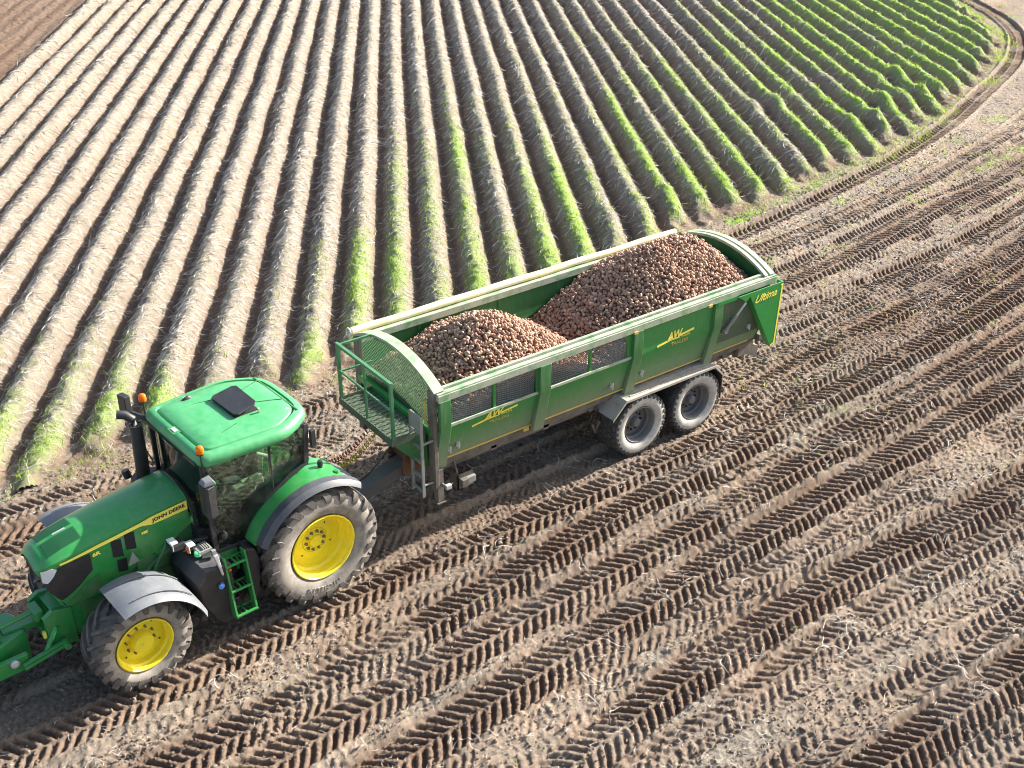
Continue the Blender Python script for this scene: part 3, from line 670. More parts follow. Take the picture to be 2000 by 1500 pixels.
s = MB(); s.box(-.075, -.002, TW-.19, TW-.02, .98, 2.74); s.build('corner_post', [M['chassis']], tr, .008)
s = MB(); s.box(-.02, .09, .05, .17, .68, 1.30); s.box(-.05, .12, .03, .20, .66, .685); s.tube([(.06, -.06, 1.02), (.06, .05, 1.02)], .028); s.tube([(.06, -.05, 1.02), (.20, -.05, 1.04)], .012)
s.build('parking_leg', [M['chassis']], tr, .004)
s = MB(); s.box(.05, .15, -.10, -.03, .98, 1.06); s.build('leg_handle', [M['silver']], tr, .01)
s = MB(); s.tube([(-.076, .16, 2.62), (-.14, .16, 2.58), (-.14, .16, 2.18), (-.076, .16, 2.12)], .017); s.build('grab_handle', [M['tgold']], tr)
# front platform and rails
s = MB(); s.box(-.68, -.09, .26, 1.88, 1.955, 1.975)
for i in range(14): s.box(-.66, -.10, .30+i*.115, .31+i*.115, 1.975, 1.992)
s.box(-.70, -.68, .24, 1.90, 1.90, 2.03); s.box(-.68, -.09, .24, .26, 1.90, 2.03); s.box(-.68, -.09, 1.88, 1.90, 1.90, 2.03)
pl = s.build('platform', [M['tdark']], tr, .003)
s = MB(); yy0, yy1, xz = .26, 1.88, -.66
s.bar((xz, yy0-.03, 3.0), (xz, yy1+.03, 3.0), .055, .05); s.bar((xz, yy0, 2.02), (xz, yy0, 2.98), .055, .05, up=(1, 0, 0)); s.bar((xz, yy1, 2.02), (xz, yy1, 2.98), .05, .05, up=(1, 0, 0))
s.bar((xz, 1.05, 2.02), (xz, 1.05, 2.98), .035, .035, up=(1, 0, 0)); s.bar((xz, yy0, 2.52), (xz, yy1, 2.52), .03, .03)
s.bar((xz, yy1, 2.98), (-.05, yy1, 2.98), .035, .035); s.bar((xz, yy1, 2.5), (-.05, yy1, 2.5), .03, .03)
s.build('guard_rail', [M['jrail']], pl, .004)
s = MB(); s.prism([(-.66, 1.9), (-.08, 1.9), (-.02, 1.30), (-.10, 1.30)], 'y', .27, .285); s.prism([(-.66, 1.9), (-.08, 1.9), (-.02, 1.30), (-.10, 1.30)], 'y', 1.85, 1.865); s.prism([(-.66,1.9),(-.62,1.9),(-.08,1.30),(-.12,1.30)], 'y', .285, 1.85)
s.build('platform_bracket', [M['jdirty']], pl, .003)
s = MB()
for y in (.33, .03): s.bar((-.30, y, .93), (-.30, y, 2.40), .03, .05, up=(1, 0, 0))
for i in range(5): s.bar((-.30, .03, 1.02+i*.27), (-.30, .33, 1.02+i*.27), .045, .025)
s.bar((-.30, .03, 2.39), (-.30, .33, 2.39), .03, .03); s.box(-.315, -.305, .04, .32, 2.12, 2.38)
s.bar((-.30, .03, 1.9), (-.08, .05, 1.9), .03, .03); s.bar((-.30, .03, 1.15), (-.03, .08, 1.10), .03, .03)
s.build('ladder', [M['ladder']], tr, .003)
# chassis
s = MB()
for y in (.42, 1.90): s.box(.08, 7.2, y, y+.14, 1.0, 1.36)
for x in (.15, 1.2, 2.3, 3.3, 4.95, 6.6, 7.1): s.box(x, x+.12, .30, TW-.30, 1.08, 1.34)
s.box(.03, 7.30, .215, TW-.215, 1.365, 1.40); s.box(.1, 3.3, .30, .42, 1.12, 1.36)
s.box(.1, 7.2, .26, .34, 1.20, 1.362)
ch = s.build('chassis', [M['chassis']], tr, .006)
s = MB()
for x in (4.273, 5.646): s.tube([(x, .3, .62), (x, TW-.3, .62)], .075, 12); s.box(x-.35, x+.35, .55, .65, .72, .80); s.box(x-.35, x+.35, TW-.65, TW-.55, .72, .80)
for y in (.56, TW-.64): s.prism([(4.0, 1.02), (5.9, 1.02), (5.2, .70), (4.7, .70)], 'y', y, y+.08)
s.tube([(3.55, .34, 1.05), (3.40, .30, .80), (3.46, .30, .62), (3.58, .32, .80)], .03)
s.build('axle', [M['chassis']], tr, .004)
s = MB()
zs = [(.60, 1.02, .80, .40), (-.10, .90, .70, .34), (-.80, .78, .54, .26), (-1.25, .72, .52, .16)]
s.loft([[(x, 1.20-(.08 if x < -.5 else 0)-w_/2, z0), (x, 1.20-(.08 if x < -.5 else 0)+w_/2, z0), (x, 1.20-(.08 if x < -.5 else 0)+w_/2, z1), (x, 1.20-(.08 if x < -.5 else 0)-w_/2, z1)] for x, z1, z0, w_ in zs])
for i in range(5): s.lathe([(.03, .0), (.03, .03), (0, .03)], (-.25+i*.14, 1.38, .93+i*.012), 8, axis='z')
db = s.build('drawbar', [M['dbar']], tr, .01)
s = MB(); s.prism([(-.10, .72), (.62, .80), (.62, 1.34), (.10, 1.34), (-.10, .98)], 'y', .98, 1.02); s.prism([(-.10, .72), (.62, .80), (.62, 1.34), (.10, 1.34), (-.10, .98)], 'y', 1.44, 1.48); s.box(.0, .12, .90, 1.56, .95, 1.30)
s.build('drawbar_bracket', [M['rust']], tr, .006)
s = MB(); s.tube([(-1.22, 1.12, .62), (-1.38, 1.12, .62)], .06); s.lathe([(.03, -.03), (.07, -.03), (.07, .03), (.03, .03)], (-1.42, 1.12, .62), 18, axis='z', closed=True); s.build('towing_eye', [M['chassis']], db)
s = MB(); s.box(.40, .74, .12, .15, .72, 1.0); s.box(.40, .43, .12, .34, .72, 1.0); s.box(.71, .74, .12, .34, .72, 1.0); s.box(.40, .74, .12, .34, .72, .74); s.box(.44, .56, .02, .118, .80, .94); s.bar((.45, .2, 1.0), (.45, .3, 1.2), .03, .03)
s.build('chock_box', [M['chassis']], tr, .004)
s = MB(); s.box(.54, .72, .05, .115, .82, .94); s.build('wheel_chock', [M['ladder']], tr, .01)
# mudguards, wheels
for g, sgn_ in ((lambda y: y, -1), (mir, 1)):
    b = MB()
    sec = [(3.56, .99), (3.86, 1.285), (6.03, 1.285), (6.27, 1.03)]
    ya, yb = g(-.06), g(.42)
    b.plate([[(x, ya, z), (x, yb, z)] for x, z in sec], .012)
    b.plate([[(x, ya, z), (x, ya, z-.05)] for x, z in sec], .010)
    b.plate([[(3.56, ya, .99), (3.56, g(.60), .99)], [(3.86, ya, 1.283), (3.86, g(.60), 1.283)]], .008)
    b.bar((4.0, g(.02), 1.292), (5.9, g(.02), 1.292), .035, .012); b.bar((4.8, g(.14), 1.292), (5.7, g(.14), 1.292), .02, .01)
    mg = b.build('mudguard', [M['guard']], tr, .004, ang=20)
    b = MB(); b.box(6.265, 6.285, min(g(-.03), g(.50)), max(g(-.03), g(.50)), .50, 1.03); b.build('mud_flap', [M['flap']], mg)
a_ = 0
for x in (4.273, 5.646):
    trailer_wheel(tr, x, .24, -1, a_); trailer_wheel(tr, x, TW-.24, 1, a_+.1); a_ += .13
# tail
TG = [(6.38, 2.60), (6.60, 2.45), (6.70, 2.52), (7.40, 1.28), (7.52, 1.34), (7.57, 2.60)]
for g in (lambda y: y, mir):
    b = MB(); b.prism(TG, 'y', g(-.135), g(-.115)); b.prism([(6.70, 2.52), (6.73, 2.52), (7.42, 1.30), (7.39, 1.29)], 'y', g(-.115), g(.0)); b.box(7.53, 7.57, min(g(-.115), g(.0)), max(g(-.115), g(.0)), 1.34, 2.60)
    tg = b.build('tail_gusset', [M['tclean']], tr, .003)
    b = MB(); yy = sorted((g(-.1375), g(-.136)))
    b.prism([(7.475, 1.345), (7.512, 1.345), (7.562, 2.56), (7.50, 2.56), (7.50, 2.53), (7.525, 2.53)], 'y', yy[0], yy[1]); b.prism([(7.40, 1.29), (7.515, 1.345), (7.515, 1.38), (7.39, 1.325)], 'y', yy[0]+.0001, yy[1]+.0001)
    b.build('gold_trim', [M['decal']], tg)
    b = MB(); p0, p1 = Vector((6.60, g(-.125), 2.43)), Vector((6.24, g(-.03), 1.93)); mid = p0.lerp(p1, .45)
    b.tube([p0, mid], .022, 12); b.tube([mid, p1], .035, 12, 1); b.box(6.2, 6.28, min(g(-.06), g(.02)), max(g(-.06), g(.02)), 1.88, 1.95, 1)
    b.build('hydraulic_ram', [M['silver'], M['ladder']], tr)
s = MB(); s.prism([(7.05, 1.05), (7.62, .80), (7.66, 1.02), (7.10, 1.30)], 'y', .36, 2.10); s.box(7.12, 7.2, .3, 2.16, .9, 1.3); s.box(7.0, 7.4, .28, .36, 1.0, 1.37); s.box(7.0, 7.4, 2.1, 2.18, 1.0, 1.37)
s.build('rear_bumper', [M['chassis']], tr, .005)
s = MB(); s.box(7.36, 7.46, .12, TW-.12, 1.30, 1.44); s.build('tail_sill', [M['chassis']], tr, .004)
for x, z in ((.42, 1.62), (3.64, 1.60), (4.32, 1.63), (6.95, 1.78), (.26, 1.58)):
    yw = .0+(2.05-z)*.294; b = MB(); b.box(x-.03, x+.03, yw-.045, yw-.002, z-.045, z+.045); b.tube([(x, yw-.05, z+.05), (x, yw-.05, z-.07)], .014); b.box(x-.045, x+.02, yw-.05, yw-.03, z-.02, z+.01)
    b.build('side_marker', [M['silver']], tr, .004)
for x in (1.2, 2.9, 5.0):
    b = MB(); b.bar((x, TW-.055, 1.6), (x, TW-.055, 2.6), .03, .05, up=(1, 0, 0)); b.build('inner_stiffener', [M['tin']], tr)
# lettering on the near side
def logo(xc, zc):
    inc = zc < 2.05; K = .294 if inc else 0.0
    yp = lambda z: ((2.05-z)*K if inc else 0)-.0045
    b_ = MB()
    q = [(xc-.42, zc-.075, .04), (xc-.10, zc-.03, .04), (xc+.12, zc-.028, .012), (xc+.13, zc+.0, .035), (xc+.46, zc+.03, .045)]
    b_.plate([[(x, yp(z), z), (x, yp(z+t), z+t)] for x, z, t in q], -.003)
    b_.build('logo', [M['decal']], wn)
    T = lambda x, z: flat_text_matrix((x, yp(z)-.001, z), (1, 0, 0.0), (0, -K, 1))
    text_mesh('lettering', 'AW', .23, M['decal'], wn, T(xc-.02, zc+.045), .002, .25, .82, bold=.006)
    text_mesh('lettering', 'TRAILERS', .055, M['decal'], wn, T(xc+.25, zc-.02), .002, 0, 1.0)
    text_mesh('lettering', 'TRAILERS', .085, M['tgold'], wn, T(xc+.12, zc-.115), .002, 0, 1.15)
logo(1.07, 1.945); logo(4.98, 2.165)
text_mesh('lettering', 'Ultima', .20, M['decal'], tr, flat_text_matrix((7.10, -.139, 2.42), (1, 0, .05), (0, 0, 1)), .002, .45, 1.08, bold=.002)
# ---------------------------------------------------------------- potatoes
TY = 1.23
def heap_z(x, y):
    def seg(x, y, x0, x1, yc, ys=1.0):
        dx = np.maximum(0, np.maximum(x0-x, x-x1)); return dx, np.abs(y-yc)*ys
    dx, dy = seg(x, y, 1.72, 1.85, 1.32); dx = np.where(x > 1.85, dx*1.08, dx); h1 = 3.08-.60*(np.sqrt(dx*dx+dy*dy+.05)-.1)
    dx, dy = seg(x, y, 5.65, 6.45, 1.30); dx = np.where(x > 6.45, dx*1.5, dx); h2 = 3.34-.60*(np.sqrt(dx*dx+dy*dy+.06)-.1)
    m = np.maximum(h1, h2); e = np.exp(-np.abs(h1-h2)/.06)*.03
    return np.maximum(m+e, 2.02) + (fbm(x, y, .5, 3, 201)-.5)*.10
rng2 = np.random.default_rng(21)
import bmesh
bmi = bmesh.new(); bmesh.ops.create_icosphere(bmi, subdivisions=2, radius=1.0)
ICO_V = np.array([v.co[:] for v in bmi.verts]); ICO_F = np.array([[v.index for v in f.verts] for f in bmi.faces]); bmi.free()
def potato_mat():
    m = bpy.data.materials.new('potato_skin'); m.use_nodes = True; n = m.node_tree.nodes; l = m.node_tree.links
    bs = n['Principled BSDF']; bs.inputs['Roughness'].default_value = 0.7; bs.inputs['Specular IOR Level'].default_value = .3
    at = n.new('ShaderNodeAttribute'); at.attribute_name = 'tint'; sp = n.new('ShaderNodeSeparateColor'); l.new(at.outputs['Color'], sp.inputs[0])
    cr = n.new('ShaderNodeValToRGB'); e = cr.color_ramp.elements; e[0].position = 0; e[0].color = (.20, .105, .07, 1); e[1].position = 1; e[1].color = (.66, .47, .32, 1)
    for p_, c_ in ((.35, (.35, .21, .14, 1)), (.7, (.46, .275, .18, 1))): q = cr.color_ramp.elements.new(p_); q.color = c_
    l.new(sp.outputs[0], cr.inputs[0])
    tc = n.new('ShaderNodeTexCoord'); nz = n.new('ShaderNodeTexNoise'); nz.inputs['Scale'].default_value = 45; nz.inputs['Detail'].default_value = 5; l.new(tc.outputs['Object'], nz.inputs[0])
    mr = n.new('ShaderNodeMapRange'); mr.inputs[1].default_value = .45; mr.inputs[2].default_value = .7; l.new(nz.outputs[0], mr.inputs[0])
    sc = n.new('ShaderNodeMath'); sc.operation = 'MULTIPLY'; sc.inputs[1].default_value = .6; l.new(mr.outputs[0], sc.inputs[0])
    mx = n.new('ShaderNodeMix'); mx.data_type = 'RGBA'; l.new(sc.outputs[0], mx.inputs[0]); l.new(cr.outputs[0], mx.inputs[6]); mx.inputs[7].default_value = (.13, .075, .05, 1)
    l.new(mx.outputs[2], bs.inputs['Base Color']); return m
M['potato'] = potato_mat()
# jittered positions over the heap surface, with a second half layer above
pp = []
sp_ = .059
for layer in (0, 1):
    gx, gy = np.meshgrid(np.arange(.10, 7.22, sp_), np.arange(.12, 2.36, sp_*.9), indexing='ij')
    gx = gx + (np.arange(gx.shape[1]) % 2)[None]*sp_/2
    gx = gx.ravel()+rng2.normal(0, .013, gx.size); gy = gy.ravel()+rng2.normal(0, .013, gy.size)
    if layer: s_k = rng2.uniform(size=gx.size) < .45; gx, gy = gx[s_k], gy[s_k]
    gz = heap_z(gx, gy)+layer*.031+rng2.normal(0, .010, gx.size); pp.append(np.stack([gx, gy, gz], -1))
pp = np.vstack(pp); ok = (pp[:, 1] > .10) & (pp[:, 1] < 2.36) & (pp[:, 0] < 7.2); pp = pp[ok]
NP = len(pp)
def potato_shape(i, r):
    a = np.array([r.uniform(.034, .060), r.uniform(.027, .038), r.uniform(.024, .032)])*r.uniform(.66, 1.02)
    V = ICO_V.copy(); ph = r.uniform(0, 6, 3)
    V = V*(1+.07*np.sin(V[:, :1]*3+ph[0])+.06*np.sin(V[:, 1:2]*3.4+ph[1])*np.cos(V[:, 2:3]*2.5+ph[2]))*a
    return V
shapes = [potato_shape(i, rng2) for i in range(14)]
def rotm(r):
    q = r.normal(size=4); q /= np.linalg.norm(q); w_, x_, y_, z_ = q
    return np.array([[1-2*(y_*y_+z_*z_), 2*(x_*y_-z_*w_), 2*(x_*z_+y_*w_)], [2*(x_*y_+z_*w_), 1-2*(x_*x_+z_*z_), 2*(y_*z_-x_*w_)], [2*(x_*z_-y_*w_), 2*(y_*z_+x_*w_), 1-2*(x_*x_+y_*y_)]])
camv = np.array(CAM[:])
dcam = np.linalg.norm(pp-camv, axis=1)
# the 300 that show largest: nearest to the camera on the camera-facing slope of the front heap
surf = pp[:, 2] > heap_z(pp[:, 0], pp[:, 1])+.012
cand = np.where(surf & (pp[:, 0] > .35) & (pp[:, 0] < 3.0) & (pp[:, 1] > .55) & (pp[:, 2] > 2.62))[0]
pick = cand[np.argsort(dcam[cand])][:300]; picked = np.zeros(NP, bool); picked[pick] = True
base_meshes = []
for s_i in range(14):
    for t_i in range(3):
        tv = [.25, .6, .95][t_i]
        me = bpy.data.meshes.new('potato'); me.from_pydata(shapes[s_i].tolist(), [], ICO_F.tolist()); me.polygons.foreach_set('use_smooth', [True]*len(ICO_F))
        me.materials.append(M['potato']); at = me.color_attributes.new('tint', 'FLOAT_COLOR', 'POINT'); at.data.foreach_set('color', [tv, tv, tv, 1]*len(ICO_V))
        base_meshes.append(me)
for i in pick:
    o = bpy.data.objects.new('potato', base_meshes[int(rng2.integers(len(base_meshes)))]); col.objects.link(o)
    o.location = pp[i]; o.rotation_euler = rng2.uniform(0, 6.28, 3)
    tag(o, 'brown potato lying on top of the smaller front heap, on its near slope', 'potato', 'potatoes on the near slope of the front heap')
rest = np.where(~picked)[0]; Vs = np.empty((len(rest), len(ICO_V), 3)); tn = np.clip(rng2.beta(1.6, 1.5, len(rest)), 0, 1)
for j, i in enumerate(rest): Vs[j] = shapes[int(rng2.integers(14))] @ rotm(rng2).T + pp[i]
Fs = (ICO_F[None]+(np.arange(len(rest))*len(ICO_V))[:, None, None]).reshape(-1, 3); T_ = np.repeat(tn, len(ICO_V))[:, None]
# the bulk below the top layers
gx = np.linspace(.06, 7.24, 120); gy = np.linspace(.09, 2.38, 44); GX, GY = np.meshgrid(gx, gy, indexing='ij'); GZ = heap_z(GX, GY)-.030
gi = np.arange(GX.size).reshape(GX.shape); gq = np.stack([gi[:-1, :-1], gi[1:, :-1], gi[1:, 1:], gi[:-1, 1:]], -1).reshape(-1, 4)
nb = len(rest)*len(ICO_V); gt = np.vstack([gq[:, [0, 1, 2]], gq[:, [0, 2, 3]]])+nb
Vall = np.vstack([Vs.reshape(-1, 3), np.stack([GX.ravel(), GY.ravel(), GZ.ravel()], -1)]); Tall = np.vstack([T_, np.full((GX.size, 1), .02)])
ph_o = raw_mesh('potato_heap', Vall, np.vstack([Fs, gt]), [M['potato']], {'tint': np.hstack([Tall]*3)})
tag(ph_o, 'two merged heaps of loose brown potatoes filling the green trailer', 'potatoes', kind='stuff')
# ---------------------------------------------------------------- the tractor (local X forward, Y left = towards the camera side)
PSI = 0.0724
tc_ = empty('tractor', (-2.306, 0.99, 0), math.pi+PSI, 'green farm tractor with yellow wheels and a glass cab, hitched to the trailer', 'tractor')
TR_ = tc_
tractor_wheel(TR_, 'rear', .965, .528, .62, 21, 1, (0, .93, .955), 0, .1, True)
tractor_wheel(TR_, 'rear', .965, .528, .62, 21, -1, (0, -.93, .955), 0, .2)
tractor_wheel(TR_, 'front', .715, .40, .54, 19, 1, (2.86, .93, .70), .02, .25)
tractor_wheel(TR_, 'front', .715, .40, .54, 19, -1, (2.86, -.93, .70), .02, .1)
# --- bonnet
HX = [1.66, 1.9, 2.3, 2.7, 3.1, 3.4, 3.6, 3.72, 3.785]
HT = [2.33, 2.315, 2.28, 2.245, 2.20, 2.155, 2.11, 2.06, 1.985]
HS = [2.225, 2.21, 2.175, 2.135, 2.085, 2.03, 1.985, 1.945, 1.905]
HWd = [.455, .455, .452, .447, .435, .415, .385, .335, .255]
def hi(A_, x): return float(np.interp(x, HX, A_))
def side_y(x, z):
    w_ = hi(HWd, x); zt = hi(HS, x)-.015
    return w_ - max(0, (zt-z))*.03 - max(0, (1.62-z))*.10
def top_z(x, y):
    w_ = hi(HWd, x)-.03; q = min(1, abs(y)/w_); return hi(HT, x)-(hi(HT, x)-hi(HS, x))*(q**2.6)
xs_ = np.concatenate([np.linspace(1.66, 3.4, 18), np.linspace(3.45, 3.785, 9)])
b = MB()
grid = []
for x in xs_:
    w_ = hi(HWd, x)-.03; r_ = []
    for y in np.linspace(-1, 1, 25): r_.append((x, y*w_, top_z(x, y*w_)))
    zt = hi(HS, x)
    r_ = [(x, -w_-.022, zt-.045), (x, -w_-.020, zt-.012)] + r_ + [(x, w_+.020, zt-.012), (x, w_+.022, zt-.045)]
    grid.append(r_)
b.plate(grid, .02)
hood = b.build('bonnet', [M['jgreen']], TR_, ang=32)
def zbot(x): return float(np.interp(x, [1.66, 1.8, 2.05, 2.4, 2.75, 3.1, 3.45, 3.58, 3.68, 3.74, 3.785], [1.80, 1.76, 1.60, 1.45, 1.34, 1.21, 1.19, 1.26, 1.55, 1.80, 1.86]))
b = MB()
for sd_ in (1, -1):
    g = []
    for x in xs_:
        zt = hi(HS, x)-.03; zb = zbot(x); g.append([(x, sd_*(side_y(x, zt+(zb-zt)*t)-.004), zt+(zb-zt)*t) for t in np.linspace(0, 1, 8)])
    b.plate(g, .02*sd_)
g = []   # nose
for t in np.linspace(0, 1, 10):
    z = 1.93-t*.70; xf = float(np.interp(z, [1.19, 1.4, 1.7, 1.93], [3.56, 3.64, 3.73, 3.775])); wf_ = hi(HWd, xf)*.97-max(0, 1.62-z)*.10
    g.append([(xf-abs(q)**3*.05, q*wf_, z) for q in np.linspace(-1, 1, 9)])
b.plate(g, .02, 1)
sp_o = b.build('side_panel', [M['jgreen'], M['black']], TR_, ang=32)
def overlay(name, cols, mt, parent, eps=.006, sides=(1, -1), nz_=5, th=.003):
    """cols: (x, z_low, z_high) strip lying on the bonnet flank"""
    for sd_ in sides:
        m_ = MB(); X_ = np.linspace(cols[0][0], cols[-1][0], max(8, int((cols[-1][0]-cols[0][0])/.04))); g = []
        xc = [c[0] for c in cols]
        for x in X_:
            z0 = float(np.interp(x, xc, [c[1] for c in cols])); z1 = float(np.interp(x, xc, [c[2] for c in cols]))
            g.append([(x, sd_*(side_y(x, z)+eps), z) for z in np.linspace(z0, z1, nz_)])
        m_.plate(g, -th*sd_); m_.build(name, [mt], parent, ang=40)
overlay('yellow_stripe', [(1.67, 2.035, 2.185), (2.20, 2.02, 2.150), (2.36, 2.065, 2.120), (3.0, 1.995, 2.045), (3.5, 1.935, 1.962)], M['decal'], sp_o, .010)
overlay('black_grille', [(3.10, 1.68, 1.955), (3.16, 1.64, 1.955), (3.30, 1.50, 1.94), (3.45, 1.40, 1.92), (3.56, 1.34, 1.90), (3.66, 1.50, 1.74), (3.72, 1.64, 1.70)], M['black'], sp_o, .008)
overlay('headlamp', [(3.55, 1.885, 1.895), (3.60, 1.80, 1.925), (3.68, 1.70, 1.915), (3.74, 1.72, 1.90)], M['lens'], sp_o, .012)
for x0, x1, z0, z1 in ((2.66, 2.80, 1.72, 2.00), (2.47, 2.61, 1.76, 2.035), (2.63, 2.76, 1.44, 1.66)):
    overlay('vent_slot', [(x0, z0-.02, z1-.01), (x1, z0+.02, z1+.01)], M['matt'], sp_o, .007)
overlay('lower_shroud', [(3.02, 1.30, 1.58), (3.20, 1.22, 1.52), (3.35, 1.22, 1.38), (3.50, 1.22, 1.26)], M['jdirty'], sp_o, .007)
def side_text(t_, x, z, size, slope=.055, **k_):
    for sd_ in (1, -1):
        y = side_y(x, z)+.0145
        if sd_ > 0: Mx = flat_text_matrix((x, y, z), (-1, 0, slope), (slope*0, 0, 1))
        else: Mx = flat_text_matrix((x, -y, z), (1, 0, -slope), (0, 0, 1))
        text_mesh('lettering', t_, size, k_.get('m', M['black']), sp_o, Mx, .0015, 0, k_.get('sx', 1.15), bold=k_.get('bold', .004))
side_text('JOHN DEERE', 1.95, 2.10, .074, .075, bold=.002)
side_text('6R', 3.02, 1.915, .075, .05, m=M['decal'], sx=1.3); side_text('185', 2.33, 1.945, .055, .05, m=M['decal'], sx=1.2)
# top grilles
b = MB()
for y0, y1 in ((.035, .29), (-.29, -.035)):
    b = MB(); g = [[(x, y, top_z(x, y)+.005) for y in np.linspace(y0, y1, 6)] for x in np.linspace(3.12, 3.60, 10)]
    b.plate(g, .004)
    for i in range(16):
        x = 3.14+i*.029; b.plate([[(xx, y, top_z(xx, y)+.009) for y in np.linspace(y0+.01, y1-.01, 5)] for xx in (x, x+.010)], .004)
    b.build('top_grille', [M['grille']], hood)
b = MB(); b.bar((3.22, 0, top_z(3.22, 0)+.012), (3.40, 0, top_z(3.4, 0)+.012), .022, .02); b.build('bonnet_badge', [M['silver']], hood, .004)
# --- engine, frame, front axle
b = MB()
b.box(1.2, 3.3, -.30, .30, .75, 1.75); b.box(1.5, 3.3, -.36, .36, 1.2, 1.9); b.box(-.5, 1.4, -.38, .38, .60, 1.35); b.tube([(0, -.7, .955), (0, .7, .955)], .17, 16)
b.box(2.2, 2.5, .30, .42, 1.2, 1.5); b.tube([(1.9, .35, 1.5), (2.3, .42, 1.35), (2.5, .40, 1.15)], .035)
b.tube([(2.05, .44, 1.62), (2.25, .50, 1.40), (2.35, .46, 1.15), (2.6, .40, 1.05)], .022)
b.build('engine', [M['jdirty']], TR_, .01)
b = MB()
b.prism([(2.3, .70), (3.35, .62), (3.66, .80), (3.70, 1.14), (3.3, 1.22), (2.3, 1.15)], 'y', -.28, .28)
b.tube([(2.86, -.72, .70), (2.86, .72, .70)], .12, 14); b.box(2.7, 3.02, -.62, .62, .62, .80); b.tube([(2.62, -.6, .72), (2.62, .6, .72)], .03)
b.tube([(2.86, .60, .55), (2.86, .60, .92)], .09, 12); b.tube([(2.86, -.60, .55), (2.86, -.60, .92)], .09, 12)
b.build('front_axle', [M['jgreen']], TR_, .012)
# --- front fenders
b = MB()
for sd_ in (1, -1):
    g = []; Rf = .905
    for a in np.linspace(R(70), R(163), 26):
        row = []
        for q in np.linspace(0, 1, 9):
            y = .70+q*.78; dr = 0 if .06 < q < .93 else -.025; dr += -.03*max(0, q-.85)/.15
            row.append((2.86+(Rf+dr)*math.cos(a), sd_*y, .70+(Rf+dr)*math.sin(a)*1.02))
        g.append(row)
    m_ = MB(); m_.plate(g, .012*(-sd_)); 
    for q in (.24, .80):
        m_.plate([[(2.86+(Rf+.010)*math.cos(a), sd_*(.70+(q+dq)*.78), .70+(Rf+.010)*math.sin(a)*1.02) for dq in (-.012, .012)] for a in np.linspace(R(84), R(140), 14)], .012)
    m_.bar((2.86, sd_*.50, 1.15), (2.82, sd_*.78, 1.60), .05, .02); m_.bar((2.86, sd_*.5, .85), (2.86, sd_*.5, 1.18), .06, .05, up=(1, 0, 0))
    m_.build('front_fender', [M['grey']], TR_, ang=40)
# --- rear fenders
def fend(name, y0, y1, Rr, a0, a1, mt, parent, lip=0.0, th=.02, ny=7, cz=.96):
    for sd_ in (1, -1):
        g = []
        for a in np.linspace(a0, a1, 34):
            row = []
            for q in np.linspace(0, 1, ny):
                rr_ = Rr - lip*max(0, q-.72)/.28; row.append((rr_*math.cos(a), sd_*(y0+(y1-y0)*q), cz+rr_*math.sin(a)))
            g.append(row)
        m_ = MB(); m_.plate(g, th*(-sd_)); m_.build(name, [mt], parent, ang=40)
fend('rear_fender', .50, 1.06, 1.135, R(24), R(118), M['jgreen'], TR_, .02)
fend('fender_flare', 1.055, 1.27, 1.115, R(26), R(131), M['flare'], TR_, .075)
fend('fender_tail', .55, 1.056, 1.105, R(116), R(132), M['grey'], TR_, .02)
for sd_ in (1, -1):
    b = MB(); b.lathe([(.0, .12), (.035, .11), (.045, .06), (.035, .0), (0, 0)], (-.30, sd_*.80, 2.06), 16, axis='z'); b.build('fender_lamp', [M['black']], TR_)
    b = MB(); b.lathe([(0, .03), (.04, .025), (.05, 0)], (-.46, sd_*.98, 2.0), 14, axis='z'); b.build('fender_cap', [M['jgreen']], TR_)
for sd_ in (1, -1):
    b = MB(); g = [[(x, sd_*.50, z) for z in np.linspace(.9, .96+math.sqrt(max(0.001, 1.135**2-x*x)), 6)] for x in np.linspace(-.55, 1.0, 14)]
    b.plate(g, .02); b.build('inner_fender', [M['jgreen']], TR_)
# --- cab
cab = MB()
ax, ay = 1.49, .80
def pil(p0, p1, w_=.07, h_=.06): cab.bar(p0, p1, w_, h_, up=(1, 0, 0))
for sd_ in (1, -1):
    pil((1.49, sd_*.80, 1.36), (1.51, sd_*.78, 2.88), .06, .07)                    # A
    pil((-.06, sd_*.80, 2.26), (-.13, sd_*.76, 2.86), .08, .08)                      # C
    cab.bar((1.50, sd_*.80, 1.40), (.98, sd_*.80, 1.36), .07, .06)
    cur = [(.99, 1.36), (.88, 1.58), (.72, 1.80), (.52, 1.98), (.25, 2.13), (-.06, 2.25)]
    for (xa, za), (xb, zb) in zip(cur[:-1], cur[1:]): cab.bar((xa, sd_*.80, za), (xb, sd_*.80, zb), .07, .07)
    cab.bar((1.51, sd_*.78, 2.86), (-.13, sd_*.76, 2.86), .06, .06)
    pil((.50, sd_*.79, 2.0), (.48, sd_*.77, 2.86), .05, .03)
cab.bar((-.13, -.76, 2.80), (-.13, .76, 2.80), .06, .08); cab.bar((-.08, -.8, 2.22), (-.08, .8, 2.22), .07, .08)
cab.box(-.05, 1.45, -.78, .78, 1.32, 1.38); cab.bar((1.56, -.74, 2.86), (1.56, .74, 2.86), .05, .06)
cab.box(1.38, 1.62, -.60, .60, 1.36, 1.72)
cabo = cab.build('cab_frame', [M['black']], TR_, .008)
# windscreen surround: the arch over the bonnet rear
b = MB(); b.plate([[(1.64+.05*math.cos(t), .54*math.sin(t)*1.0, 1.62+.74*abs(math.cos(t))**.6) for t in np.linspace(-1.5, 1.5, 24)], [(1.58, .50*math.sin(t), 1.58+.70*abs(math.cos(t))**.6) for t in np.linspace(-1.5, 1.5, 24)]], .02)
b.build('bonnet_seal', [M['black']], cabo)
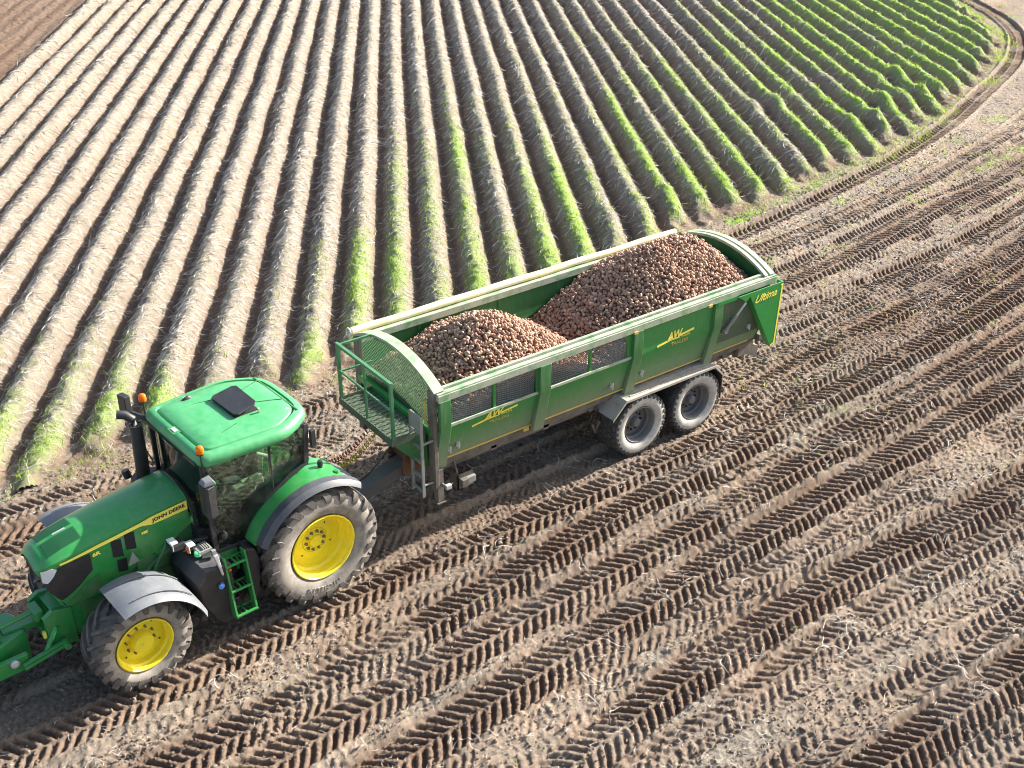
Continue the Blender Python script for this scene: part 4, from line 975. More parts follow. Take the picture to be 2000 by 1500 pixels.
# glass
def gl(name, grid): 
    b = MB(); b.plate(grid, .006); return b.build(name, [M['glass']], cabo, ang=60)
for sd_ in (1, -1):
    g = []
    for x in np.linspace(1.46, .52, 16):
        zb = float(np.interp(x, [.52, .72, .88, .99, 1.46], [1.98, 1.80, 1.58, 1.40, 1.42])); g.append([(x, sd_*(.815+.02*math.sin((z-1.4)*2)), z) for z in np.linspace(zb, 2.85, 8)])
    gl('door_glass', g)
    g = []
    for x in np.linspace(.49, -.10, 10):
        zb = float(np.interp(x, [-.10, .25, .49], [2.27, 2.14, 2.0])); g.append([(x, sd_*.80, z) for z in np.linspace(zb, 2.85, 6)])
    gl('rear_side_glass', g)
gl('windscreen', [[(1.62-.13*q*q+.0*z, q*.76, z) for q in np.linspace(-1, 1, 15)] for z in np.linspace(1.72, 2.88, 8)])
gl('rear_window', [[(-.12, y, z) for y in np.linspace(-.74, .74, 6)] for z in np.linspace(2.26, 2.84, 4)])
# roof: rings of a rounded outline
def rf_outline():
    half = [(1.575, 0), (1.575, .55), (1.565, .76), (1.545, .83), (1.50, .875), (1.43, .895), (1.2, .915), (.9, .94), (.5, .962), (.34, .958), (.20, .93), (.02, .84), (-.14, .73), (-.23, .63), (-.285, .50), (-.31, .30), (-.315, 0)]
    return half + [(x, -y) for x, y in half[-2:0:-1]]
O_ = rf_outline(); cx_, cy_ = .62, 0.0
def ring(s_, z, dz=0): return [(cx_+(x-cx_)*s_, y*s_, z) for x, y in O_]
b = MB()
rg = [(.90, 2.83), (.965, 2.835), (.99, 2.86), (1.0, 2.90), (.995, 2.945), (.975, 2.985), (.945, 3.01), (.90, 3.022), (.868, 3.026), (.858, 2.998), (.836, 2.996), (.826, 3.022), (.812, 3.031), (.6, 3.046), (.3, 3.054), (.02, 3.056)]
b.loft([ring(s_, z) for s_, z in rg])
roof = b.build('cab_roof', [M['jroof']], TR_, ang=40)
b = MB()
for ga, gb, gw in (((-.12, -.62, 3.030), (-.12, .62, 3.030), .02), ((.30, .05, 3.056), (-.10, .22, 3.040), .014), ((.30, -.35, 3.052), (-.12, -.50, 3.036), .014), ((.75, .42, 3.052), (1.36, .60, 3.028), .012), ((.70, -.40, 3.052), (1.36, -.58, 3.028), .012)):
    b = MB(); b.bar(ga, gb, gw, .012); b.build('roof_groove', [M['jdirty']], roof)

b = MB(); b.box(.32, .70, -.37, .29, 3.055, 3.062); hm_ = b.build('hatch_frame', [M['matt']], roof)
b = MB(); p = [(.72, -.36), (.70, .26), (.65, .32), (.36, .28), (.32, .23), (.31, -.34), (.36, -.39), (.67, -.40)]
b.loft([[(x, y, 3.078+(.75-x)*.17+dz) for x, y in p] for dz in (0, .025)]); b.build('roof_hatch', [M['black']], roof, .008)
b = MB()
for x, y in ((.35, .36), (.35, -.42)): b.bar((x, y, 3.055), (x, y, 3.12), .03, .03, up=(1, 0, 0))
b.build('hatch_stay', [M['cream']], roof)
b = MB()
for x, y in ((.75, .62), (.95, -.74), (-.02, .5)): b.lathe([(0, .012), (.03, .010), (.036, 0)], (x, y, 3.025), 14, axis='z')
b.lathe([(0, .012), (.03, .010), (.036, 0)], (.75, .62, 3.028), 14, axis='z'); b.box(1.44, 1.50, -.10, .02, 3.0, 3.028)
b.build('roof_boss', [M['silver']], roof)
b = MB(); b.box(1.41, 1.535, -.14, .06, 2.99, 3.018); b.build('aerial_pad', [M['jgreen']], roof, .004)
b = MB(); b.loft([[(.95+.07*s_*math.cos(t)*1.3, -.68+.035*s_*math.sin(t), z) for t in np.linspace(0, 6.28, 12, endpoint=False)] for s_, z in ((1, 3.02), (.9, 3.045), (.4, 3.075))]); b.tube([(.95, -.68, 3.06), (.945, -.685, 3.30)], .004, 6); b.build('radio_aerial', [M['black']], roof)
# beacons
for sd_, x_, z_ in ((1, 1.535, 3.08), (-1, 1.53, 3.13)):
    b = MB(); b.tube([(x_, sd_*.855, 2.78), (x_, sd_*.86, z_)], .012, 8); b.lathe([(0, 0), (.05, 0), (.055, .02), (.03, .03)], (x_, sd_*.86, z_), 18, axis='z'); bs_ = b.build('beacon_stalk', [M['black']], roof)
    b = MB(); b.lathe([(.052, .02), (.058, .05), (.055, .09), (.047, .115), (.03, .128), (0, .132)], (x_, sd_*.86, z_), 22, axis='z'); b.build('beacon_lens', [M['amber']], bs_)
# mirrors
b = MB(); b.loft([[(1.56+dx*.5, .96+dy*.14, z) for dx, dy in ((-.14, -.7), (.10, -.95), (.17, -.5), (.17, .6), (.10, .98), (-.14, .75))] for z in (2.17, 2.20, 2.62, 2.66)]); b.bar((1.52, .80, 2.55), (1.55, .92, 2.55), .03, .03); b.bar((1.52, .80, 2.25), (1.55, .92, 2.25), .03, .03)
mi_ = b.build('wing_mirror', [M['black']], TR_, .012)
b = MB(); b.loft([[(1.545+.10*s_*cx, .96+.11*s_*cy, z) for cx, cy in ((-.9, -.9), (.9, -.6), (.9, .8), (-.8, 1))] for s_, z in ((1, 2.665), (.98, 2.70), (.7, 2.745))]); b.build('mirror_top', [M['grey']], mi_, .012)
b = MB(); b.tube([(1.50, -.82, 2.84), (1.62, -1.0, 2.88), (1.68, -1.12, 2.9)], .045, 10); b.obox((1.70, -1.13, 3.02), (.10, .18, .34), (0, 0, .2)); b.build('wing_mirror', [M['black']], TR_, .012)
# exhaust
b = MB(); b.tube([(1.76, -.74, 1.95), (1.735, -.76, 2.86)], [.098, .088], 20); b.lathe([(.088, 0), (.096, .0), (.096, .03), (.07, .03)], (1.735, -.76, 2.85), 20, axis='z')
b.tube([(1.735, -.76, 2.86), (1.76, -.78, 2.97), (1.84, -.82, 3.05), (1.94, -.87, 3.07)], [.062, .064, .066, .064], 14, 0, False)
ex = b.build('exhaust', [M['black']], TR_)
b = MB(); b.loft([[(1.72+.26*math.cos(t)*s_, -.68+.24*math.sin(t)*s_, z) for t in np.linspace(0, 6.28, 18, endpoint=False)] for s_, z in ((.9, 1.55), (1, 1.6), (1, 1.98), (.93, 2.03))]); b.tube([(1.93, -.9, 1.98), (1.95, -.93, 2.10)], .06, 12)
b.build('exhaust_shroud', [M['black']], ex)
b = MB(); b.tube([(1.56, -.80, 2.80), (1.58, -.95, 2.80), (1.58, -.95, 2.0), (1.55, -.82, 1.95)], .012, 8); b.bar((1.58, -.95, 2.3), (1.55, -.80, 2.12), .015, .015); b.build('grab_rail', [M['black']], TR_)
# tank / battery cover and steps (near side), tank on the far side
for sd_ in (1, -1):
    b = MB()
    y_a, y_b = .42, 1.08
    sec = [(1.90, 1.50), (1.52, 1.46), (1.52, .52), (1.70, .47), (1.84, .60), (2.0, .95), (2.04, 1.32)]
    b.loft([[(x-.02*k_, sd_*yy, z-.03*k_) for x, z in sec] for yy, k_ in ((y_a, 0), (.86, 0), (.97, 2.0), (1.06, 5.5))])
    tk = b.build('side_tank', [M['black']], TR_, .02)
    b = MB(); b.loft([[(x, sd_*yy, z) for x, z in ((1.16, 1.42), (1.02, 1.36), (.96, 1.15), (1.02, .60), (1.12, .50), (1.18, .55))] for yy in (.60, 1.05)]); b.build('step_shield', [M['black']], TR_, .02)
    # step frame
    b = MB(); yo = sd_*1.06; yi = sd_*.80
    b.bar((1.50, sd_*.98, 1.40), (1.50, sd_*1.14, .42), .03, .14, up=(0, 1, 0)); b.bar((1.18, sd_*.98, 1.40), (1.18, sd_*1.14, .42), .03, .14, up=(0, 1, 0))
    for z, yc in ((1.27, .96), (.87, 1.03), (.47, 1.10)):
        b.bar((1.17, sd_*(yc+.11), z), (1.51, sd_*(yc+.11), z), .035, .03); b.bar((1.17, sd_*(yc-.09), z), (1.51, sd_*(yc-.09), z), .03, .02); b.bar((1.34, sd_*(yc-.09), z), (1.34, sd_*(yc+.10), z), .03, .02)
        for q in (1.22, 1.27, 1.41, 1.46): b.bar((q, sd_*(yc-.09), z-.006), (q, sd_*(yc+.10), z-.006), .012, .012)
    b.box(1.18, 1.50, min(sd_*.79, sd_*.82), max(sd_*.79, sd_*.82), .95, 1.38)
    b.build('access_steps', [M['jgreen']], TR_, .004)
for z0_, z1_ in ((.93, 1.19), (.53, .78)):
    b = MB(); b.box(1.24, 1.44, .81, .84, z0_, z1_); b.build('step_recess', [M['matt']], TR_)
b = MB(); b.lathe([(0, .02), (.022, .018), (.028, .0)], (1.45, 1.06, 1.20), 14, axis='z'); b.build('side_reflector', [M['amber']], TR_)
b = MB(); b.lathe([(.052, 0), (.052, .05), (.035, .06), (0, .06)], (1.80, .88, 1.535), 20, axis='z'); b.build('fuel_cap', [M['capgreen']], TR_)
b = MB(); b.lathe([(.045, 0), (.045, .035), (.03, .045), (0, .045)], (0, 0, 0), 18); b.v = [(x+1.62, y+1.07, z+1.02) for x, y, z in b.v]; b.build('filler_cap', [M['blue']], TR_)
b = MB(); b.lathe([(.06, 0), (.06, .02), (.05, .03), (.05, .0)], (0, 0, 0), 18); b.v = [(x+1.62, y+1.06, z+1.02) for x, y, z in b.v]; b.build('filler_neck', [M['black']], TR_)
b = MB(); b.prism([(1.60, 1.56), (1.66, 1.55), (1.58, 1.18), (1.55, 1.18)], 'y', 1.04, 1.09); b.build('side_trim', [M['silver']], TR_, .01)
b = MB(); b.loft([[(2.02+.10*c_, .62+dy, 1.72+.06*s_) for c_, s_ in ((-1, -1), (1, -.6), (1.1, .8), (-1, 1))] for dy in (0, .18)]); b.bar((1.55, .70, 1.62), (2.0, .70, 1.70), .05, .05); b.build('work_lamp', [M['black']], TR_, .01)
b = MB(); b.loft([[(2.10+.01*k_, .72+.09*c_, 1.76+.055*s_) for c_, s_ in ((-1, -1), (1, -1), (1, 1), (-1, 1))] for k_ in (0, 1)]); b.loft([[(1.90+.01*k_, .80+.08*c_, 1.66+.05*s_) for c_, s_ in ((-1, -1), (1, -1), (1, 1), (-1, 1))] for k_ in (0, 1)]); b.obox((2.07, .72, 1.815), (.10, .17, .02)); b.obox((1.86, .80, 1.715), (.10, .15, .02)); b.build('lamp_housing', [M['white']], TR_, .006)
b = MB(); b.obox((1.915, .84, 1.65), (.03, .05, .08)); b.build('indicator', [M['amber']], TR_, .006)
b = MB()
for i in range(4): b.obox((1.72-.03*i, .83+.0*i, 1.60), (.018, .16, .05))
b.obox((1.70, .83, 1.575), (.2, .2, .05)); b.obox((1.60, .95, 1.52), (.06, .05, .09)); b.build('hydraulic_block', [M['ladder']], TR_, .005)
b = MB(); b.prism([(2.50, 1.60), (2.66, 1.58), (2.57, 1.78)], 'y', .52, .545); b.build('warning_triangle', [M['ladder']], TR_)
b = MB(); b.obox((.02, .95, 2.62), (.02, .02, .02)); 
b = MB(); b.loft([[(-.20+.04*c_, sd2*.84, 2.62+.14*s_) for c_, s_ in ((-1, -1), (1, -1), (1, 1), (-1, 1))] for sd2 in (.95, 1.03)]); b.build('rear_lamp', [M['black']], TR_, .01)
# --- rear linkage and hitch
b = MB(); b.box(-.85, -.3, -.25, .25, .55, 1.1); b.box(-1.25, -.80, -.12, .12, .50, .58); b.tube([(-1.15, .06, .45), (-1.15, .06, .78)], .03)
for sd_ in (1, -1): b.bar((-.4, sd_*.3, .65), (-1.15, sd_*.42, .80), .05, .09); b.bar((-.9, sd_*.38, .75), (-.6, sd_*.3, 1.45), .05, .05); b.bar((-.35, sd_*.25, 1.42), (-.72, sd_*.32, 1.5), .07, .08)
b.bar((-.4, 0, 1.2), (-.85, 0, 1.25), .06, .06); b.build('rear_linkage', [M['jdirty']], TR_, .006)
b = MB(); b.obox((-.50, -.35, 1.45), (.2, .3, .25)); b.build('coupler_block', [M['jgreen']], TR_, .01)
# --- inside the cab
b = MB(); b.loft([[(x, y*.26, z) for y in (-1, 1) for x in ((.35, .85) if y < 0 else (.85, .35))] for z in (1.78, 1.90)]); b.obox((.36, 0, 2.18), (.12, .46, .58), (0, -.15, 0)); b.box(.45, .78, -.18, .18, 1.38, 1.78)
b.build('driver_seat', [M['seat']], cabo, .03)
b = MB(); b.obox((.60, .34, 2.02), (.34, .08, .05)); b.obox((.60, -.36, 2.02), (.38, .12, .06)); b.tube([(.25, .35, 2.1), (.32, .36, 2.3), (.5, .36, 2.42)], .03); b.tube([(.22, .20, 2.5), (.24, .30, 2.75)], .03)
b.tube([(.75, .42, 2.02), (.68, .48, 2.12), (.55, .5, 2.15)], .03); b.build('armrest', [M['cream']], cabo, .01)
b = MB(); b.tube([(1.36, 0, 1.42), (1.12, 0, 2.02)], .06, 12)
wheel = [(1.10+.19*math.cos(t)*.85, .20*math.sin(t), 2.06+.19*math.cos(t)*.45) for t in np.linspace(0, 2*math.pi, 25)]
b.tube(wheel, .016, 8, 0, False); b.bar(wheel[0], wheel[12], .02, .02); b.bar(wheel[6], wheel[18], .02, .02); b.build('steering_wheel', [M['black']], cabo)
b = MB(); b.obox((1.30, 0, 2.02), (.14, .42, .22), (0, -.4, 0)); b.obox((.95, -.50, 2.25), (.04, .22, .17), (0, 0, .4)); b.build('dashboard', [M['black']], cabo, .01)
b = MB(); b.lathe([(0, .03), (.05, .02), (.05, -.02)], (0, 0, 0), 16); b.v = [(x+1.36, y+.845, z+1.64) for x, y, z in b.v]; b.bar((1.36, .85, 1.58), (1.36, .85, 1.72), .04, .03, up=(1, 0, 0)); b.build('door_handle', [M['black']], cabo, .006)
# --- the driver
def skin_body(name, joints, edges, rads, mt, parent, sub=2):
    me = bpy.data.meshes.new(name); me.from_pydata(joints, edges, []); o = bpy.data.objects.new(name, me); col.objects.link(o); o.parent = parent
    sk = o.modifiers.new('skin', 'SKIN'); sk.use_smooth_shade = True
    for i, r_ in enumerate(rads): me.skin_vertices[0].data[i].radius = (r_, r_) if not isinstance(r_, tuple) else r_
    me.skin_vertices[0].data[0].use_root = True
    ss_ = o.modifiers.new('sub', 'SUBSURF'); ss_.levels = sub; ss_.render_levels = sub
    dg = bpy.context.evaluated_depsgraph_get(); dg.update(); me2 = bpy.data.meshes.new_from_object(o.evaluated_get(dg)); me2.name = name
    bpy.data.objects.remove(o); me2.materials.clear(); [me2.materials.append(x) for x in (mt if isinstance(mt, list) else [mt])]
    for p_ in me2.polygons: p_.use_smooth = True
    o2 = bpy.data.objects.new(name, me2); col.objects.link(o2)
    if parent: o2.parent = parent
    return o2
Mt = Matrix.Translation((-2.306, .99, 0)) @ Matrix.Rotation(math.pi+PSI, 4, 'Z')
J = [(.55, 0, 1.98), (.50, 0, 2.18), (.50, 0, 2.40), (.52, 0, 2.52), (.55, 0, 2.58), (.56, 0, 2.68),
     (.53, .19, 2.44), (.72, .27, 2.26), (.95, .17, 2.17), (1.01, .15, 2.15),
     (.53, -.19, 2.44), (.72, -.27, 2.26), (.95, -.17, 2.17), (1.01, -.15, 2.15),
     (.60, .10, 1.97), (.98, .17, 2.02), (1.08, .15, 1.60), (1.20, .15, 1.46), (.60, -.10, 1.97), (.98, -.17, 2.02), (1.08, -.15, 1.60), (1.20, -.15, 1.46), (.57, 0, 2.76)]
E_ = [(0, 1), (1, 2), (2, 3), (3, 4), (4, 5), (5, 22), (2, 6), (6, 7), (7, 8), (8, 9), (2, 10), (10, 11), (11, 12), (12, 13), (0, 14), (14, 15), (15, 16), (16, 17), (0, 18), (18, 19), (19, 20), (20, 21)]
Rr_ = [.15, .14, .15, .06, .065, .085, .07, .048, .033, .026, .07, .048, .033, .026, .09, .07, .05, .035, .09, .07, .05, .035, .06]
per = skin_body('person', [tuple(Mt @ Vector(j)) for j in J], E_, Rr_, [M['shirt'], M['trousers'], M['skin'], M['hair']], None)
inv = Mt.inverted()
for p_ in per.data.polygons:
    c = inv @ p_.center
    p_.material_index = 2 if (c.z > 2.545 or (c.x > .80 and c.z > 2.10)) else (1 if c.z < 2.05 else 0)
    if c.z > 2.70 or (c.z > 2.62 and c.x < .54): p_.material_index = 3
tag(per, 'driver in a brown shirt seated at the wheel inside the tractor cab', 'person')
def wp(p): return tuple(Mt @ Vector(p))
face = MB()
for yy in (.032, -.032): face.lathe([(0, -.009), (.008, -.005), (.009, 0), (.008, .005), (0, .009)], wp((.643, yy, 2.70)), 10)
face.build('eyes', [M['white']], per)
b = MB(); b.loft([[wp((.64, -.01, 2.70)), wp((.64, .01, 2.70)), wp((.63, .012, 2.66)), wp((.63, -.012, 2.66))], [wp((.655, -.006, 2.695)), wp((.655, .006, 2.695)), wp((.672, .010, 2.665)), wp((.672, -.010, 2.665))]]); b.build('nose', [M['skin']], per)
b = MB(); b.loft([[wp((.635, -.022, 2.635)), wp((.635, .022, 2.635)), wp((.635, .022, 2.627)), wp((.635, -.022, 2.627))], [wp((.647, -.015, 2.633)), wp((.647, .015, 2.633)), wp((.647, .015, 2.628)), wp((.647, -.015, 2.628))]]); b.build('mouth', [M['red']], per)
for sd_ in (1, -1):     # hands: five separate bent fingers closed on the rim of the wheel
    pj = [(.99, sd_*.155, 2.155), (1.045, sd_*.165, 2.14)]
    ej = [(0, 1)]; rj = [.026, .030]
    for f_ in range(4):
        dy = (f_-1.5)*.019; b0 = len(pj); ln = (.9, 1.0, .95, .8)[f_]
        pj += [(1.068, sd_*.165+dy, 2.142), (1.068+.030*ln, sd_*.17+dy, 2.132), (1.068+.036*ln, sd_*.17+dy, 2.105), (1.068+.014*ln, sd_*.17+dy, 2.095)]
        ej += [(1, b0), (b0, b0+1), (b0+1, b0+2), (b0+2, b0+3)]; rj += [.011, .0095, .0085, .0075]
    b0 = len(pj); pj += [(1.02, sd_*.125, 2.135), (1.05, sd_*.115, 2.115), (1.07, sd_*.125, 2.100)]; ej += [(0, b0), (b0, b0+1), (b0+1, b0+2)]; rj += [.013, .011, .009]
    skin_body('hand', [wp(j) for j in pj], ej, rj, [M['skin']], per, 1)

# --- implement block carried on the front linkage
fb = empty('front_linkage_weight', tuple(Mt @ Vector((4.7, 0, 0))), math.pi+PSI, 'green steel weight block on the linkage in front of the tractor nose', 'ballast box')
def O(mb): mb.v = [(x-4.7, y, z) for x, y, z in mb.v]; return mb
b = MB(); pts = [(4.02, .02), (4.01, -.42), (4.08, -.55), (6.0, -.60), (6.0, .42), (5.0, .30), (4.40, .14)]
zt_ = [.86]*7
b.loft([[(x, y, .40) for x, y in pts], [(x, y, .84) for x, y in pts], [(cx_b+(x-cx_b)*.97, y*.95, .88) for x, y in pts for cx_b in (5.0,)]])
O(b).build('weight_body', [M['jgreen']], fb, .012)
b = MB(); b.box(4.15, 5.9, .28, .36, .52, .76); b.box(4.35, 4.9, -.35, .05, .875, 1.0); b.box(4.3, 4.42, -.30, -.22, .9, 1.22); O(b).build('weight_bracket', [M['jgreen']], fb, .01)
b = MB(); b.lathe([(.055, 0), (.06, .03), (.04, .05), (0, .055)], (0, 0, 0), 18); b.v = [(x+4.34, y+.36, z+.70) for x, y, z in b.v]; O(b).build('round_lamp', [M['silver']], fb)
b = MB()
for sd_ in (1, -1): b.bar((3.62, sd_*.40, .70), (4.25, sd_*.42, .62), .06, .10); b.bar((3.62, sd_*.445, .70), (4.25, sd_*.465, .62), .02, .04); b.tube([(3.66, sd_*.36, .70), (3.66, sd_*.52, .70)], .05)
b.prism([(3.45, .55), (3.80, .60), (3.84, 1.12), (3.70, 1.20), (3.45, 1.15)], 'y', .22, .30); b.prism([(3.45, .55), (3.80, .60), (3.84, 1.12), (3.70, 1.20), (3.45, 1.15)], 'y', -.30, -.22)
b.box(3.6, 3.85, -.28, .28, .70, .85); b.tube([(3.80, 0, 1.12), (4.5, 0, 1.06)], .035); b.box(3.78, 3.9, -.14, .14, 1.02, 1.16); b.bar((3.8, -.1, .86), (4.3, -.12, .86), .12, .10); b.tube([(3.7, .3, .95), (3.95, .38, .62)], .035)
b.build('front_linkage', [M['jgreen']], TR_, .006)
b = MB(); b.obox((3.86, .26, .86), (.04, .05, .10)); b.build('grease_tag', [M['decal']], TR_)
# --- coiled air lines and cable between tractor and trailer
def coil(name, p0, p1, sag, r_, wr, turns, mt, label, cat, group):
    p0, p1 = Vector(p0), Vector(p1); n = turns*10; path = []
    t_ = (p1-p0).normalized(); a = t_.cross(Vector((0, 0, 1))).normalized(); c = a.cross(t_)
    for i in range(n+1):
        q = i/n; base = p0.lerp(p1, q)+Vector((0, 0, -sag*math.sin(q*math.pi))); th = q*turns*2*math.pi
        rr_ = r_*min(1, min(q, 1-q)*8); path.append(base+a*math.cos(th)*rr_+c*math.sin(th)*rr_)
    b = MB(); b.tube(path, wr, 6); o = b.build(name, [mt], None); tag(o, label, cat, group)
coil('air_hose', wp((-.55, -.38, 1.42)), (-.05, 1.75, 1.30), .42, .042, .009, 34, M['hyel'], 'yellow coiled air hose hanging between tractor and trailer', 'hose', 'hoses between tractor and trailer')
coil('air_hose', wp((-.55, -.48, 1.45)), (-.05, 1.90, 1.36), .40, .040, .009, 30, M['red'], 'red coiled air hose hanging behind the yellow one', 'hose', 'hoses between tractor and trailer')
coil('power_cable', wp((-.45, -.1, 1.40)), (-.05, 1.30, 1.25), .55, .002, .011, 4, M['black'], 'thin black cable sagging between tractor and drawbar', 'cable', 'hoses between tractor and trailer')
# ---------------------------------------------------------------- straw, haulm and grass
def strand_mat(name, lo, hi, tr=0.0):
    m = bpy.data.materials.new(name); m.use_nodes = True; n = m.node_tree.nodes; l = m.node_tree.links
    bs = n['Principled BSDF']; bs.inputs['Roughness'].default_value = 0.7; bs.inputs['Specular IOR Level'].default_value = .25
    at = n.new('ShaderNodeAttribute'); at.attribute_name = 'tint'; sp = n.new('ShaderNodeSeparateColor'); l.new(at.outputs['Color'], sp.inputs[0])
    mx = n.new('ShaderNodeMix'); mx.data_type = 'RGBA'; l.new(sp.outputs[0], mx.inputs[0]); mx.inputs[6].default_value = lo+(1,); mx.inputs[7].default_value = hi+(1,)
    l.new(mx.outputs[2], bs.inputs['Base Color'])
    if tr:
        t = n.new('ShaderNodeBsdfTranslucent'); l.new(mx.outputs[2], t.inputs[0]); s = n.new('ShaderNodeMixShader'); s.inputs[0].default_value = tr
        l.new(bs.outputs[0], s.inputs[1]); l.new(t.outputs[0], s.inputs[2]); l.new(s.outputs[0], n['Material Output'].inputs[0])
    return m
M['straw'] = strand_mat('dead_haulm', (.10, .08, .06), (.84, .79, .70), .12)
M['grass'] = strand_mat('green_grass', (.16, .28, .015), (.48, .64, .10), .45)
def ribbons(name, P, W, tint, m):
    """P (n,k,3) centre lines, W (n,) widths -> one mesh of thin ribbons"""
    n, k, _ = P.shape
    T = np.gradient(P, axis=1); up = np.array([0, 0, 1.0]); S = np.cross(T, up); S /= (np.linalg.norm(S, axis=2, keepdims=True)+1e-6)
    tap = np.linspace(1, .45, k)[None, :, None]
    rnd_ = np.random.default_rng(3).normal(size=(n, 1, 3))*.5; S = S + rnd_; S /= (np.linalg.norm(S, axis=2, keepdims=True)+1e-6)
    A = P - S*W[:, None, None]/2*tap; B = P + S*W[:, None, None]/2*tap
    V = np.stack([A, B], 2).reshape(-1, 3); base = (np.arange(n)*2*k)[:, None, None]
    q = np.array([[2*i, 2*i+1, 2*i+3, 2*i+2] for i in range(k-1)])[None]
    F = (base+q).reshape(-1, 4); t = np.repeat(tint, 2*k)[:, None]
    return raw_mesh(name, V, F, [m], {'tint': np.hstack([t, t, t])}, smooth=False)
rng = np.random.default_rng(11)
def sample_rows(n, near_pow):
    u = rng.uniform(0, 52, n); v = rng.uniform(-15.5, 26, n)
    x = u*RD[0]+v*RN[0]; y = u*RD[1]+v*RN[1]
    dist = np.sqrt((x-CAM.x)**2+(y-CAM.y)**2+CAM.z**2)
    ok = visible(x, y, 1.0) & (y > headland_y(x)+.05) & (rng.uniform(size=n) < np.minimum(1, (20/dist)**near_pow))
    return u[ok], v[ok], x[ok], y[ok], dist[ok]
def zrow(x, y): return H_rows(x, y)[0]
# straw lying across the ridges
u, v, x, y, dist = sample_rows(1300000, 1.6)
h, k, dv, d, pf, ba, uu, vv = H_rows(x, y)
g = greenness(x, y, k, d, uu, vv)
ok = (k >= -10) & (k <= 33) & (rng.uniform(size=len(x)) < (.12+.62*pf)*(1-.55*g))
u, v, x, y, dist, g, pf = [a[ok] for a in (u, v, x, y, dist, g, pf)]
n_ = len(x)
L_ = rng.gamma(3.0, .045, n_)+.06; L_ = np.clip(L_, .06, .55)*(1+.012*(dist-18))
az = np.where(rng.uniform(size=n_) < .62, rng.normal(0, .45, n_), rng.uniform(-1.6, 1.6, n_))   # 0 = straight across the row
dirx = RN[0]*np.cos(az)+RD[0]*np.sin(az); diry = RN[1]*np.cos(az)+RD[1]*np.sin(az)
bend = rng.normal(0, .22, n_)*L_
tt = np.array([-.5, -.17, .17, .5])[None]
px = x[:, None]+dirx[:, None]*L_[:, None]*tt + (-diry*bend)[:, None]*(tt**2*4-.5)
py = y[:, None]+diry[:, None]*L_[:, None]*tt + (dirx*bend)[:, None]*(tt**2*4-.5)
pz = zrow(px.ravel(), py.ravel()).reshape(px.shape)
lift = rng.gamma(1.5, .020, n_)[:, None]*(.3+1.2*(tt+.5)*rng.uniform(0, 1.4, n_)[:, None])
pz = pz*.55 + pz.mean(1, keepdims=True)*.45 + np.abs(lift)
tint = np.clip(rng.beta(.9, .9, n_)*(1-.3*g), 0, 1)
Wd = rng.uniform(.005, .014, n_)*(dist/19)**.9
st_o = ribbons('straw_litter', np.stack([px, py, pz], -1), Wd, tint, M['straw'])
tag(st_o, 'pale dead straw and haulm lying over the field ridges', 'straw', kind='stuff')
print('straw', n_)
# long pale haulm stems in loose tangles
cx, cy = [], []
for _ in range(900):
    uu_, vv_ = rng.uniform(2, 34), rng.integers(-9, 24)*RSP+ROFF+rng.normal(0, .15)
    cx.append(uu_*RD[0]+vv_*RN[0]); cy.append(uu_*RD[1]+vv_*RN[1])
for _ in range(160):
    a_ = rng.uniform(-9, 24); cx.append(a_); cy.append(rng.uniform(-8, 5.5)+.07*max(0, a_-6))
for q in [(-4.6, 5.9), (-3.2, 6.4), (-4.2, 6.8), (-1.6, 7.2), (-2.8, 7.6), (.3, -3.9), (1.4, -4.0), (2.2, -2.75), (-.5, -4.3), (.6, -6.3), (3.2, -5.5), (5.2, -5.4), (7.5, -3.9), (4.4, -7.0)]:
    for _ in range(4): cx.append(q[0]+rng.normal(0, .4)); cy.append(q[1]+rng.normal(0, .2))
cx, cy = np.repeat(cx, 4)+rng.normal(0, .12, len(cx)*4), np.repeat(cy, 4)+rng.normal(0, .12, len(cy)*4)
ok = visible(cx, cy, .5); cx, cy = cx[ok], cy[ok]; n_ = len(cx); Kp = 8
ang = rng.uniform(0, 6.28, n_); cur = rng.normal(0, 1.0, n_); L_ = rng.uniform(.12, .5, n_)
s_ = np.linspace(0, 1, Kp)[None]; A_ = ang[:, None]+cur[:, None]*s_+.5*np.sin(s_*5+ang[:, None])
px = cx[:, None]+np.cumsum(np.cos(A_), 1)*L_[:, None]/Kp; py = cy[:, None]+np.cumsum(np.sin(A_), 1)*L_[:, None]/Kp
onrow = py > headland_y(px)
pz = np.where(onrow, zrow(px.ravel(), py.ravel()).reshape(px.shape), H_head(px.ravel(), py.ravel())[0].reshape(px.shape))
pz = pz*.4+pz.max(1, keepdims=True)*.6 + .012 + .05*np.sin(s_*math.pi)*rng.uniform(0, 1, n_)[:, None]
lh = ribbons('haulm_stems', np.stack([px, py, pz], -1), rng.uniform(.005, .012, n_), rng.uniform(.45, .95, n_), M['straw'])
tag(lh, 'long whitish dead haulm stems curled in loose tangles', 'straw', kind='stuff')
